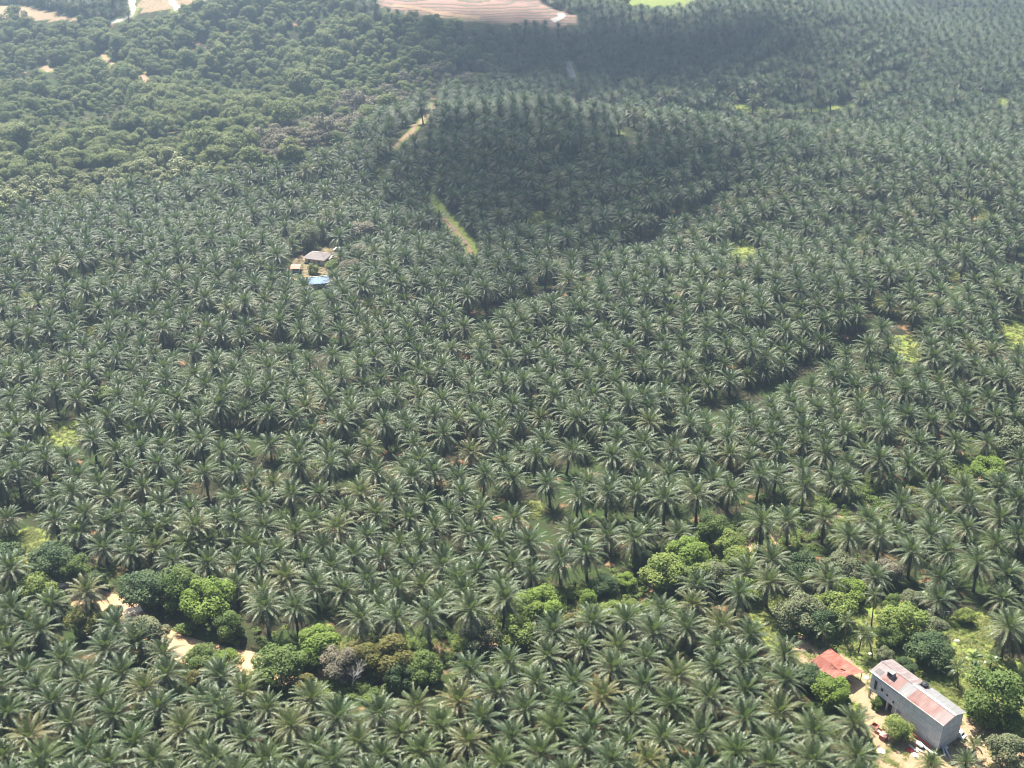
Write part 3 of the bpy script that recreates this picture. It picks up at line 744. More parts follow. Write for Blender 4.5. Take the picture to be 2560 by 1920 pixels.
def mth(op, a, b=None, clamp=False):
    n = N(nt, 'ShaderNodeMath', operation=op); n.use_clamp = clamp
    for s, v in zip(n.inputs, (a, b)):
        if v is None: continue
        if isinstance(v, (int, float)): s.default_value = v
        else: nt.links.new(v, s)
    return n.outputs[0]
n1 = noise(nt, .09, 6); n2 = noise(nt, .55, 5); n3 = noise(nt, 3.0, 4)
litter = ramp(nt, n2, [(.28,(.020,.018,.012)),(.5,(.034,.034,.018)),(.72,(.065,.046,.027))])  # litter and weeds darkened to paint in the shade between the palms
weeds = ramp(nt, n3, [(.3,(.020,.036,.011)),(.7,(.046,.068,.020))])
basec = mixc(nt, ramp(nt, n1, [(.42,(0,0,0)),(.58,(1,1,1))]), litter, weeds)
spots = ramp(nt, noise(nt, .16, 4), [(.60,(0,0,0)),(.70,(1,1,1))])
basec = mixc(nt, mth('MULTIPLY', spots, .8), basec, (.27,.155,.085))
grass = ramp(nt, n2, [(.25,(.12,.175,.034)),(.5,(.19,.235,.055)),(.75,(.26,.235,.09))])
soilc = ramp(nt, n2, [(.25,(.23,.155,.095)),(.55,(.31,.23,.145)),(.8,(.26,.135,.08))])
lm = mth('ADD', mth('MULTIPLY', at('lush'), 1.6), mth('MULTIPLY', mth('SUBTRACT', n2, .75), 1.1)); lm = mth('MULTIPLY', lm, 1.8, True)
c = mixc(nt, lm, basec, grass)
sm = mth('ADD', mth('MULTIPLY', at('soil'), 1.7), mth('MULTIPLY', mth('SUBTRACT', n2, 1.05), 1.3)); sm = mth('MULTIPLY', sm, 2.0, True)
c = mixc(nt, sm, c, soilc)
# contour terraces cut into the bare hill
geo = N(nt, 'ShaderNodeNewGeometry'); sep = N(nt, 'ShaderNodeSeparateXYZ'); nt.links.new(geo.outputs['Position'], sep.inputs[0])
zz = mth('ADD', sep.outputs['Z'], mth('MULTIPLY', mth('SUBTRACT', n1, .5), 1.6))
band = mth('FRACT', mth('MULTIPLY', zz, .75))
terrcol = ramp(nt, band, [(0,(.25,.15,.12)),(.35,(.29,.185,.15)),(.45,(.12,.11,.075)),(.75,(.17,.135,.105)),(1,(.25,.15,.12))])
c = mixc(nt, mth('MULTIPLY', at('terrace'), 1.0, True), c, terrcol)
b = N(nt, 'ShaderNodeBsdfPrincipled', Roughness=.95); b.inputs['Specular IOR Level'].default_value = .15
nt.links.new(c, b.inputs['Base Color'])
bp = N(nt, 'ShaderNodeBump', Strength=.5); bp.inputs['Distance'].default_value = .4
nt.links.new(n3, bp.inputs['Height']); nt.links.new(bp.outputs[0], b.inputs['Normal'])
nt.links.new(b.outputs[0], out.inputs[0])
gm.materials.append(m)
structure(link('ground', gm))

def ribbon(name, line, half, lift, mat, step=2.0, wob=0.0, zf=None):
    L = []; line = [np.array(p) for p in line]
    for a, b in zip(line[:-1], line[1:]):
        n = max(1, int(np.linalg.norm(b - a) / step)); L += [a + (b - a) * k / n for k in range(n)]
    L.append(line[-1]); L = np.array(L)
    for _ in range(3): L[1:-1] = (L[:-2] + L[1:-1] * 2 + L[2:]) / 4
    T = np.gradient(L, axis=0); T /= np.linalg.norm(T, axis=1)[:,None] + 1e-9; Nn = np.stack([-T[:,1], T[:,0]], 1)
    v = []; f = []; cols = 7
    for i, p in enumerate(L):
        hw = half * (1 + wob * math.sin(i * .9 + 1.3) + wob * .6 * math.sin(i * .37))
        for j in range(cols):
            q = p + Nn[i] * hw * (j / (cols - 1) * 2 - 1)
            v.append((q[0], q[1], zf(q[0], q[1]) if zf else float(terr(q[0], q[1])) + lift))
    for i in range(len(L) - 1):
        for j in range(cols - 1):
            a = i * cols + j; f.append((a, a + 1, a + cols + 1, a + cols))
    me = bpy.data.meshes.new(name); me.from_pydata(v, [], f); me.materials.append(mat); me.polygons.foreach_set('use_smooth', [True] * len(f))
    return structure(link(name, me))
M_WATER = None
m, nt, out = new_mat('muddy_water')
c = ramp(nt, noise(nt, .12, 3), [(.3,(.36,.225,.13)),(.7,(.44,.29,.175))])
b = N(nt, 'ShaderNodeBsdfPrincipled', Roughness=.12); b.inputs['Specular IOR Level'].default_value = .5
nt.links.new(c, b.inputs['Base Color'])
bp = N(nt, 'ShaderNodeBump', Strength=.08); nt.links.new(noise(nt, 1.2, 3), bp.inputs['Height']); nt.links.new(bp.outputs[0], b.inputs['Normal'])
nt.links.new(b.outputs[0], out.inputs[0]); M_WATER = m
ribbon('river', RIVER[:14], RWID + .9, 0, M_WATER, wob=.12, zf=lambda x, y: -1.35)
ribbon('ditch_water', RIVER[13:], 2.4, 0, M_WATER, wob=.2, zf=lambda x, y: float(terr(x, y)) - 1.75)
M_ROAD = plain('laterite_track', [(.3,(.25,.15,.09)),(.6,(.31,.215,.135)),(.8,(.28,.175,.105))], scale=.4, rough=.95, bump=.3)
M_ROADP = plain('pale_gravel_track', [(.3,(.38,.35,.31)),(.7,(.48,.45,.40))], scale=.3, rough=.95)
for nm, mt, wd in (('dirt', M_ROAD, 1.7), ('winding', M_ROADP, 2.6), ('spur', M_ROADP, 2.6), ('hillroad', M_ROAD, 2.3), ('hillbend', M_ROADP, 2.6), ('pale', M_ROADP, 2.4),
                   ('earth', M_ROAD, 2.6), ('earthb', M_ROAD, 1.6), ('earthc', M_ROAD, 2.8)):
    ribbon('dirt_track', TRACKS[nm][0], wd, .12, mt, wob=.18)
gl = TRACKS['grassy'][0]
ribbon('dirt_track', [(a - .8, b) for a, b in gl[1:]], 1.1, .12, M_ROAD, wob=.3)

# ------------------------------------------------------------------ undergrowth and grass (stuff)
def shrub_src(mat, seed, nq=60, nl=7):
    return tree_crown(seed, nl, nq, .5, .7, mat)
under_me = [shrub_src(M_UNDER, 700 + j) for j in range(3)]
tuft = []
for j in range(3):
    rs = random.Random(900 + j); mb = MB()
    for k in range(90):
        a = rs.uniform(0, 6.28); r = abs(rs.gauss(0, .5)); p = Vector((math.cos(a) * r, math.sin(a) * r, 0)); t = Vector((rs.gauss(0,.35), rs.gauss(0,.35), rs.uniform(.25,.6)))
        s = Vector((math.cos(a * 3), math.sin(a * 3), 0)) * rs.uniform(.04, .09)
        mb.face([p - s, p + s, p + t], rs.random())
    tuft.append(mb.mesh('grass_tuft', M_GRASS))
def along(line, n, spread):
    line = np.array(line); out = []
    seg = np.linalg.norm(np.diff(line, axis=0), axis=1); cum = np.r_[0, np.cumsum(seg)]
    for t in rng.uniform(0, cum[-1], n):
        i = min(len(seg) - 1, int(np.searchsorted(cum, t) - 1)); f = (t - cum[i]) / seg[i]
        out.append(line[i] + (line[i+1] - line[i]) * f + rng.normal(0, spread, 2))
    return np.array(out)
ap = np.array([(p['x'], p['y']) for p in palms])
u1 = along(RIVER[:14], 420, 5.0); u1 = u1[dist_line(u1[:,0], u1[:,1], RIVER) > RWID + 1.0]
u2 = along(RIVER[12:], 1700, 6.5); d2 = dist_line(u2[:,0], u2[:,1], RIVER); u2 = u2[(d2 > 2.0) | (rng.random(len(u2)) < .45)]
pb = np.array(W(CLEARING)); box = (pb[:,0].min(), pb[:,0].max(), pb[:,1].min(), pb[:,1].max())
u3 = np.stack([rng.uniform(box[0], box[1], 1400), rng.uniform(box[2], box[3], 1400)], 1)
uu, vv, _ = project(u3[:,0], u3[:,1], 0); u3 = u3[inpoly(uu, vv, CLEARING) & ~inpoly(uu, vv, YARD) & (rng.random(len(u3)) < .6)]
u4 = np.stack([rng.uniform(-190, 190, 3800), rng.uniform(190, 520, 3800)], 1); uu, vv, _ = project(u4[:,0], u4[:,1], 0)
u4 = u4[~inpoly(uu, vv, CLEARING) & ~inpoly(uu, vv, HOUSEYARD) & (dist_line(u4[:,0], u4[:,1], RIVER) > 6) & (noise2(u4[:,0], u4[:,1], 40, 9) > -.2)]
up = np.vstack([u1, u2, u3, u4]); us = np.r_[rng.uniform(.9, 2.0, len(u1)), rng.uniform(.8, 1.9, len(u2)), rng.uniform(.3, .8, len(u3)), rng.uniform(.4, 1.0, len(u4))]
bld_c = (94.2, 207.5); 
ok = (np.hypot(up[:,0] - bld_c[0], up[:,1] - bld_c[1]) > 12) & (np.hypot(up[:,0] - 80, up[:,1] - 222) > 7)
for nme, (pts_, hw, kd) in TRACKS.items():
    if kd == 'soil': ok &= dist_line(up[:,0], up[:,1], pts_) > hw
up, us = up[ok], us[ok]
uo = []
first = [(128.0, 262.0), (60.0, 252.0), (46.0, 258.0)]
for j, me in enumerate(under_me):
    x, y = first[j]; z = float(terr(x, y))
    o = link('low_bush', me, None, (x, y, z + .4), scale=(1.3, 1.3, 1.2))
    tag(o, ['low green bush in the ditch strip near the tall palm row', 'low green bush beside the pale ditch trees', 'low light bush on the ditch bank'][j], 'bush'); uo.append(o)
stuff('undergrowth', 'leafy green undergrowth along the river banks and beneath the palms', np.c_[up, terr(up[:,0], up[:,1]) + .3 * us - .6 * np.clip(1 - dist_line(up[:,0], up[:,1], RIVER) / 6, 0, 1)],
      [(0,0,a) for a in rng.uniform(0, 6.28, len(up))], [(s * 1.25, s * 1.25, s) for s in us], rng.integers(0, 3, len(up)), [[(o, 0, (1,1,1))] for o in uo], 'undergrowth')
g1 = np.stack([rng.uniform(box[0], box[1], 3600), rng.uniform(box[2], box[3], 3600)], 1); uu, vv, _ = project(g1[:,0], g1[:,1], 0)
yard = inpoly(uu, vv, YARD); g1 = g1[inpoly(uu, vv, CLEARING) & (~yard | (rng.random(len(g1)) < .22))]
g2 = []
for (u, v, a, b_) in PATCHES:
    for _ in range(90):
        t = rng.uniform(0, 6.28); r = math.sqrt(rng.random()); g2.append(ground(u + a * r * math.cos(t), v + b_ * r * math.sin(t))[:2])
gp = np.vstack([g1, np.array(g2)])
okg = (np.hypot(gp[:,0] - bld_c[0], gp[:,1] - bld_c[1]) > 11) & (np.hypot(gp[:,0] - 80, gp[:,1] - 222) > 5)
gp = gp[okg]
go_ = []
for j, me in enumerate(tuft):
    x, y = [(104.5, 228.0), (110.0, 232.0), (70.0, 236.0)][j]
    o = link('grass_clump', me, None, (x, y, float(terr(x, y))), scale=(1.4, 1.4, 1.4)); go_.append(o)
    tag(o, ['clump of long grass behind the concrete building', 'clump of long grass under the white frame posts', 'clump of long grass left of the red roofed shed'][j], 'grass clump')
stuff('grass', 'bright grass covering the clearings', np.c_[gp, terr(gp[:,0], gp[:,1])], [(0,0,a) for a in rng.uniform(0, 6.28, len(gp))], [(s, s, s * .45) for s in rng.uniform(.8, 1.7, len(gp))],
      rng.integers(0, 3, len(gp)), [[(o, 0, (1,1,1))] for o in go_], 'grass')
# ------------------------------------------------------------------ the concrete building
def empty(name, x, y, z, rz, label, cat, group=None):
    o = bpy.data.objects.new(name, None); COL.objects.link(o); o.location = (x, y, z); o.rotation_euler = (0,0,rz); o.empty_display_size = .5
    return tag(o, label, cat, group)
def bevel(o, w=.03):
    md = o.modifiers.new('bevel', 'BEVEL'); md.width = w; md.segments = 1; md.limit_method = 'ANGLE'; return o
def part(name, mb, mat, parent, smooth=False, bev=0.0, loc=(0,0,0), rot=(0,0,0)):
    o = link(name, mb.mesh(name, mat, smooth), parent, loc, rot)
    return bevel(o, bev) if bev else o
def concrete(name, a, b_, streak=.6):
    m, nt, out = new_mat(name)
    tc = N(nt, 'ShaderNodeTexCoord'); mp = N(nt, 'ShaderNodeMapping'); mp.inputs['Scale'].default_value = (1.6, 1.6, .18)
    nt.links.new(tc.outputs['Object'], mp.inputs[0]); nz = N(nt, 'ShaderNodeTexNoise'); nz.inputs['Scale'].default_value = 1.5; nz.inputs['Detail'].default_value = 6
    nt.links.new(mp.outputs[0], nz.inputs['Vector'])
    st = ramp(nt, nz.outputs[0], [(.35, a), (.65, b_)])
    bl = ramp(nt, noise(nt, .7, 6), [(.3, tuple(x * .68 for x in a)), (.62, b_)])
    c = mixc(nt, streak, bl, st)
    b = N(nt, 'ShaderNodeBsdfPrincipled', Roughness=.92); b.inputs['Specular IOR Level'].default_value = .2
    nt.links.new(c, b.inputs['Base Color']); bp = N(nt, 'ShaderNodeBump', Strength=.25); bp.inputs['Distance'].default_value = .05
    nt.links.new(noise(nt, 6, 4), bp.inputs['Height']); nt.links.new(bp.outputs[0], b.inputs['Normal'])
    nt.links.new(b.outputs[0], out.inputs[0]); return m
def sheet(name, stops, scale=.55):
    """weathered corrugated roofing: ribs run down the slope (local Y)"""
    m, nt, out = new_mat(name)
    tc = N(nt, 'ShaderNodeTexCoord'); mp = N(nt, 'ShaderNodeMapping'); mp.inputs['Scale'].default_value = (1.2, .25, .25)
    nt.links.new(tc.outputs['Object'], mp.inputs[0]); nz = N(nt, 'ShaderNodeTexNoise'); nz.inputs['Scale'].default_value = scale * 2.2; nz.inputs['Detail'].default_value = 6
    nt.links.new(mp.outputs[0], nz.inputs['Vector'])
    c = ramp(nt, nz.outputs[0], stops)
    wv = N(nt, 'ShaderNodeTexWave'); wv.inputs['Scale'].default_value = 2.6; wv.bands_direction = 'X'
    nt.links.new(tc.outputs['Object'], wv.inputs['Vector'])
    bp = N(nt, 'ShaderNodeBump', Strength=.5); bp.inputs['Distance'].default_value = .06; nt.links.new(wv.outputs[1], bp.inputs['Height'])
    b = N(nt, 'ShaderNodeBsdfPrincipled', Roughness=.6); b.inputs['Specular IOR Level'].default_value = .35
    nt.links.new(c, b.inputs['Base Color']); nt.links.new(bp.outputs[0], b.inputs['Normal']); nt.links.new(b.outputs[0], out.inputs[0]); return m
M_CONC = concrete('grey_render', (.50,.495,.49), (.66,.65,.64))
M_CONCL = concrete('pale_render', (.54,.53,.52), (.66,.65,.64), .4)
M_LEDGE = plain('ledge_concrete', [(.3,(.60,.59,.58)),(.7,(.72,.71,.69))], scale=1.2, rough=.9)
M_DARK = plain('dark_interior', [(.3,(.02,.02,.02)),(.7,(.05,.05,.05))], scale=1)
M_RUST = sheet('rusty_sheet', [(.3,(.155,.080,.068)),(.5,(.20,.115,.10)),(.72,(.26,.18,.165))])
M_RUSTG = sheet('rust_grey_sheet', [(.3,(.17,.125,.12)),(.5,(.22,.18,.175)),(.72,(.28,.25,.245))])
M_GREYS = sheet('grey_sheet', [(.3,(.165,.16,.16)),(.7,(.235,.23,.23))])
M_PINK = sheet('faded_sheet', [(.3,(.185,.135,.125)),(.7,(.24,.19,.18))])
M_RED = sheet('red_sheet', [(.28,(.20,.060,.042)),(.5,(.29,.10,.072)),(.75,(.36,.165,.125))], .8)
M_WHITE = plain('white_paint', [(.3,(.70,.70,.69)),(.7,(.82,.82,.80))], scale=3, rough=.5)
M_BLACK = plain('black_plastic', [(.3,(.015,.015,.016)),(.7,(.03,.03,.03))], scale=3, rough=.35, spec=.5)
M_WOOD = plain('weathered_plank', [(.3,(.30,.24,.18)),(.7,(.45,.38,.30))], scale=3, rough=.9)
M_GREYW = plain('grey_plank', [(.3,(.36,.35,.35)),(.7,(.50,.50,.50))], scale=3, rough=.85)
M_REDP = plain('red_paint', [(.3,(.42,.04,.04)),(.7,(.52,.08,.06))], scale=3, rough=.6)
M_BRICK = plain('red_brick', [(.3,(.30,.10,.075)),(.7,(.44,.18,.13))], scale=4, rough=.95, bump=.4)
M_SACK = plain('white_sacking', [(.3,(.55,.53,.50)),(.7,(.72,.71,.68))], scale=3, rough=.9, bump=.4)
M_GLASS = plain('dark_glass', [(.3,(.02,.025,.03)),(.7,(.03,.035,.04))], scale=1, rough=.08, spec=.6)
M_TYRE = plain('rubber', [(.3,(.012,.012,.012)),(.7,(.02,.02,.02))], scale=3)
M_STEEL = plain('galvanised_post', [(.3,(.45,.44,.43)),(.7,(.60,.59,.58))], scale=3, rough=.6)

BL, BD, BH = 20.8, 6.9, 8.0
RZ = math.atan2(-.843, .538)
bd = empty('concrete_building', 86.0, 214.3, 0, RZ, 'long grey windowless concrete building with patched rusty metal roof', 'building')
mb = MB(); mb.box((BL/2, BD/2, 5.35), (BL, BD, 5.3)); mb.box(((8.2+BL)/2, BD/2, 1.2), (BL-8.2, BD-.006, 3.0)); mb.box((4.1, BD/2+1.3, 1.2), (8.2, BD-2.7, 3.0))
part('wall', mb, M_CONC, bd, bev=.02)
mb = MB(); mb.box((5.8, -.02, 4.1), (4.6, .06, 2.5)); part('plaster_patch', mb, M_CONCL, bd)
for x in (.22, 2.9, 5.5, 8.0):
    mb = MB(); mb.box((x, .2, 1.2), (.4, .4, 2.98)); part('column', mb, M_CONCL, bd)
mb = MB()
for z, x0 in ((5.35, 8.2), (3.0, 0.0)): mb.box(((x0+BL)/2, -.06, z), (BL-x0+.12, .12, .14))
mb.box((4, -.05, 6.9), (8.2, .1, .12)); part('ledge', mb, M_LEDGE, bd)
mb = MB()
for z in (5.35, 3.0): mb.box((BL+.06, BD/2, z), (.12, BD+.1, .14))
part('ledge', mb, M_LEDGE, bd)
mb = MB(); mb.box((BL-.09, -.035, 4.2), (.22, .07, 7.5)); mb.box((8.25, -.035, 4.1), (.2, .07, 5.3)); part('corner_pilaster', mb, M_LEDGE, bd)
for x, z, w, h in ((1.6, 5.0, .75, 2.6), (3.6, 5.0, .7, .9), (5.2, 4.6, .6, .6), (7.2, 4.0, .55, .7)):
    fr = MB(); fr.box((x, -.06, z), (w+.16, .05, h+.16)); f = part('window', fr, M_LEDGE, bd)
    g = MB(); g.box((x, -.09, z), (w, .03, h)); part('opening', g, M_DARK, f)
mb = MB(); mb.box((7.3, .35, 1.25), (.95, .08, 2.5)); d_ = part('door', mb, M_GREYW, bd)
mb = MB(); mb.box((9.0, -.12, 1.9), (1.1, .14, 1.7)); part('blue_grey_panel', mb, plain('blue_grey_sheet', [(.3,(.20,.22,.28)),(.7,(.28,.30,.36))]), bd)
# gable triangle
mb = MB(); y0, ym, zr = 0, 3.35, 9.25
for x in (0.02, BL-.02):
    a, b_, c_ = Vector((x, 0, BH-.01)), Vector((x, BD, BH-.01)), Vector((x, ym, zr-.1)); off = Vector((.14 if x < 1 else -.14, 0, 0))
    mb.face([a, b_, c_] if x > 1 else [a, c_, b_]); mb.face([a+off, c_+off, b_+off]); mb.face([a, a+off, c_+off, c_]); mb.face([c_, c_+off, b_+off, b_])
part('gable', mb, M_CONC, bd)
def slope(name, x0, x1, ya, za, yb, zb, mat, parent, th=.09):
    mb = MB(); P = [Vector((x0, ya, za)), Vector((x1, ya, za)), Vector((x1, yb, zb)), Vector((x0, yb, zb))]
    dn = Vector((0, 0, -th)); Q = [p + dn for p in P]
    mb.face(P if ya < yb else P[::-1]); mb.face(Q[::-1] if ya < yb else Q)
    for i in range(4): mb.face([P[i], Q[i], Q[(i+1)%4], P[(i+1)%4]])
    return part(name, mb, mat, parent)
rf = link('roof', None, bd); 
for x0, x1, mt, l in ((-.45,2.6,M_RUSTG,0),(2.6,7.9,M_RUST,.012),(7.9,10.6,M_GREYS,0),(10.6,18.2,M_RUST,.012),(18.2,21.2,M_PINK,0)):
    slope('roof_sheet', x0, x1, -.5, BH+.02+l, ym, zr+l, mt, rf)
for x0, x1, mt, l in ((-.45,9.4,M_RUSTG,0),(11.4,21.2,M_GREYS,.012)):
    slope('roof_sheet', x0, x1, BD+.5, BH+.02+l, ym, zr+l, mt, rf)
slope('roof_sheet', 9.4, 11.4, 5.0, 8.7, ym, zr, M_GREYS, rf)
mb = MB(); mb.box((10.4, 6.0, 7.95), (2.0, 2.4, .12)); part('tank_platform', mb, M_DARK, rf)
for k, (x, w) in enumerate(((.5,.9),(1.6,.7))):
    slope('skylight_sheet', x, x+w, .1, BH+.30, 1.5, BH+.30+.447, plain('dark_sheet', [(.3,(.10,.09,.09)),(.7,(.17,.15,.15))]), rf, .03)
for k in range(7):
    x = 3.2 + k * .8 if k < 3 else 10.9 + (k-3) * .75
    slope('rust_stain_sheet', x, x+.5, -.42, BH+.09, .22 + .1 * (k % 2), BH+.09+(.64+.1*(k%2))*.32, plain('rust_stain', [(.3,(.14,.055,.05)),(.7,(.22,.10,.085))]), rf, .03)
mb = MB(); mb.beam((9.2, ym, zr+.05), (21.25, ym, zr+.05), .55, .07); part('ridge_cap', mb, M_WHITE, rf)
mb = MB(); mb.beam((-.45, ym, zr+.05), (9.1, ym, zr+.05), .3, .06); part('ridge_cap', mb, M_RUSTG, rf)
mb = MB(); mb.beam((-.47, -.52, BH), (21.22, -.52, BH), .08, .12); part('fascia', mb, M_LEDGE, rf)
vb = MB(); cx, cy, cz_ = 4.1, 1.7, 9.3
for sx in (-1, 1): vb.box((cx + sx * .7, cy, cz_), (.12, 1.3, 1.35))
vb.box((cx, cy+.6, cz_), (1.28, .1, 1.35)); vb.box((cx, cy, cz_+.70), (1.55, 1.45, .08)); vb.box((cx, cy-.1, cz_-.45), (1.26, 1.1, .3))
v_ = part('bird_entrance_box', vb, M_GREYS, rf); g = MB(); g.box((cx, cy+.5, cz_+.05), (1.24, .06, 1.1)); part('dark_opening', g, M_DARK, v_)
# chipped render splashes on the corner base
mb = MB(); rs = random.Random(5)
for k in range(13):
    x = BL - .3 - k * .38; h = rs.uniform(.5, 1.5); w = rs.uniform(.10, .22)
    mb.face([(x-w, -.025, 2.2+rs.uniform(-.3,.3)), (x-w*.5, -.025, 2.2-h), (x+w*.2, -.025, 2.0-h*1.1), (x+w, -.025, 2.25)])
part('render_splash', mb, M_LEDGE, bd)
def lw(x, y, z=0): return (86.0 + x * .538 + y * .843, 214.3 - x * .843 + y * .538, z)
# water tank on the roof
x, y, z = lw(10.4, 5.95, 8.02); tk = empty('water_tank', x, y, z, 0, 'black round water tank in a notch of the concrete building roof', 'water tank')
mb = MB(); mb.tube([(0,0,0),(0,0,.08),(0,0,.5),(0,0,.62),(0,0,1.1),(0,0,1.25)], [.86,.9,.9,.87,.9,.8], 20); part('tank_body', mb, M_BLACK, tk)
mb = MB(); mb.tube([(0,0,1.25),(0,0,1.36),(0,0,1.42)], [.5,.45,.2], 16); part('lid', mb, M_BLACK, tk)

# ------------------------------------------------------------------ red roofed shed
sh = empty('open_shed', 80.0, 222.9, 0, RZ, 'open shed with sagging faded red corrugated roof and dark interior', 'shed')
def sl(p):   # world -> shed local
    dx, dy = p[0] - 80.0, p[1] - 222.9; return (dx * .538 - dy * .843, dx * .843 + dy * .538, p[2])
fl, fr_, rl, rr, bl_, br = [sl(p) for p in ((74.0,224.2,2.5),(79.4,217.1,2.5),(76.3,224.6,4.1),(81.8,217.4,4.1),(80.1,228.9,2.7),(86.2,220.0,2.7))]
def grid_sheet(name, A, B, C, Dd, sagf, mat, nx_=14, ny_=8, hole=None):
    """A-B lower edge, D-C upper edge"""
    mb = MB(); A, B, C, Dd = map(Vector, (A, B, C, Dd)); P = {}
    for i in range(nx_+1):
        for j in range(ny_+1):
            s, t = i/nx_, j/ny_; p = (A.lerp(B, s)).lerp(Dd.lerp(C, s), t); p.z -= sagf(s, t); p.z += .05 * math.sin(i * 2.1 + j) ; P[i, j] = p
    for i in range(nx_):
        for j in range(ny_):
            if hole and hole(i, j): continue
            mb.face([P[i,j], P[i+1,j], P[i+1,j+1], P[i,j+1]])
    o = part(name, mb, mat, srf); md = o.modifiers.new('thick', 'SOLIDIFY'); md.thickness = .05; md.offset = 0; return o
srf = link('roof', None, sh)
sagg = lambda s, t: .75 * math.exp(-((s - .62) / .16) ** 2) * t + .15 * math.sin(math.pi * s)
grid_sheet('roof_sheet', fl, fr_, rr, rl, sagg, M_RED)
grid_sheet('roof_sheet', br, bl_, rl, rr, lambda s, t: .6 * math.exp(-((s - .36) / .15) ** 2) * t + .15 * math.sin(math.pi * s), M_RED, hole=lambda i, j: (i, j) in ((3,6),(4,6)))
for p in (fl, fr_, bl_, br, tuple((Vector(fl)+Vector(fr_))/2), tuple((Vector(bl_)+Vector(br))/2)):
    mb = MB(); c = Vector(p) * .94; mb.beam((c.x, c.y, -.1), (c.x, c.y, 2.45), .14); part('post', mb, M_WOOD, sh)
mb = MB(); a, b_ = Vector(fl) * .93, Vector(fr_) * .93; mb.beam((a.x, a.y, .6), (b_.x, b_.y, .6), .1, 1.2); part('low_wall', mb, M_DARK, sh)
mb = MB(); a, b_ = Vector(fl) * .93, Vector(bl_) * .93; mb.beam((a.x, a.y, 1.1), (b_.x, b_.y, 1.1), .1, 2.2); part('end_wall', mb, M_WOOD, sh)
for k, (a, b_) in enumerate((((2.0,-1.5,.1),(4.6,.2,1.9)),((2.5,-.6,.1),(4.4,-1.6,1.4)),((3.4,.8,.15),(4.9,1.4,.4)),((2.8,-2.2,.2),(4.8,-1.2,.3)))):
    mb = MB(); mb.beam(a, b_, .14); o = part('loose_plank', mb, M_GREYW, None); o.location = sh.location; o.rotation_euler = sh.rotation_euler
    tag(o, ['grey plank leaning up inside the open end of the red roofed shed','shorter plank crossing inside the open shed end','plank lying at the back of the open shed','plank lying low at the front of the open shed end'][k], 'plank', 'planks in the shed')

# ------------------------------------------------------------------ houses among the palms
M_HIP = sheet('grey_brown_tiles', [(.3,(.15,.125,.12)),(.7,(.22,.185,.175))])
M_CREAM = plain('cream_wall', [(.3,(.52,.47,.38)),(.7,(.62,.57,.48))], scale=1.5)
M_CREAMR = sheet('cream_sheet', [(.3,(.48,.43,.36)),(.7,(.58,.53,.46))])
M_SALMON = sheet('salmon_sheet', [(.3,(.52,.17,.12)),(.7,(.62,.25,.19))])
M_BLUE = sheet('pale_blue_sheet', [(.3,(.20,.30,.55)),(.7,(.27,.38,.64))])
def survey(u, v, h): x, y, z = ground(u, v, h); return x, y, z
def house(name, u, v, h, L_, D_, wall, over, rise, roof_mat, wall_mat, rz, label, hip=False):
    x, y, z = survey(u, v, h); e = empty(name, x, y, z, rz, label, 'house' if 'house' in name else 'hut')
    mb = MB(); mb.box((0,0,wall/2-.2), (L_, D_, wall+.4)); w = part('wall', mb, wall_mat, e)
    for sx in (-.28, .25):
        mb = MB(); mb.box((L_*sx, -D_/2-.02, wall*.52), (.9, .06, wall*.36)); part('window', mb, M_DARK, e)
    mb = MB(); mb.box((0, -D_/2-.02, wall*.38), (.9, .07, wall*.76)); part('door', mb, M_WOOD, e)
    mb = MB(); X, Y = L_/2+over, D_/2+over; hx = (X - Y*.85) if hip else X
    A, B, C, Dd = (Vector((-X,-Y,wall)), Vector((X,-Y,wall)), Vector((X,Y,wall)), Vector((-X,Y,wall))); E_, F_ = Vector((-hx,0,wall+rise)), Vector((hx,0,wall+rise))
    mb.face([A,B,F_,E_]); mb.face([C,Dd,E_,F_]); mb.face([B,C,F_]); mb.face([Dd,A,E_]); mb.face([A,Dd,C,B])
    r_ = part('roof', mb, roof_mat, e); mb = MB(); mb.beam(E_+Vector((0,0,.05)), F_+Vector((0,0,.05)), .35, .1); part('ridge_cap', mb, wall_mat, r_)
    return e
house('house', 795, 638, 3.0, 9.0, 8.0, 2.8, .9, 1.7, M_HIP, M_CREAM, R(-18), 'house with grey-brown hipped roof among the palms', True)
house('annex_hut', 820, 640, 2.6, 3.6, 5.0, 2.4, .5, .5, M_CREAMR, M_CREAM, R(-18), 'cream roofed lean-to right of the hipped roof house')
house('small_hut', 739, 665, 2.2, 3.4, 4.6, 2.0, .4, .25, M_SALMON, M_CREAM, R(4), 'small hut with flat salmon red roof left of the house')
house('blue_hut', 796, 700, 2.6, 7.6, 6.0, 2.3, .5, 1.9, M_BLUE, M_CREAM, R(14), 'hut with pale blue metal roof below the house')
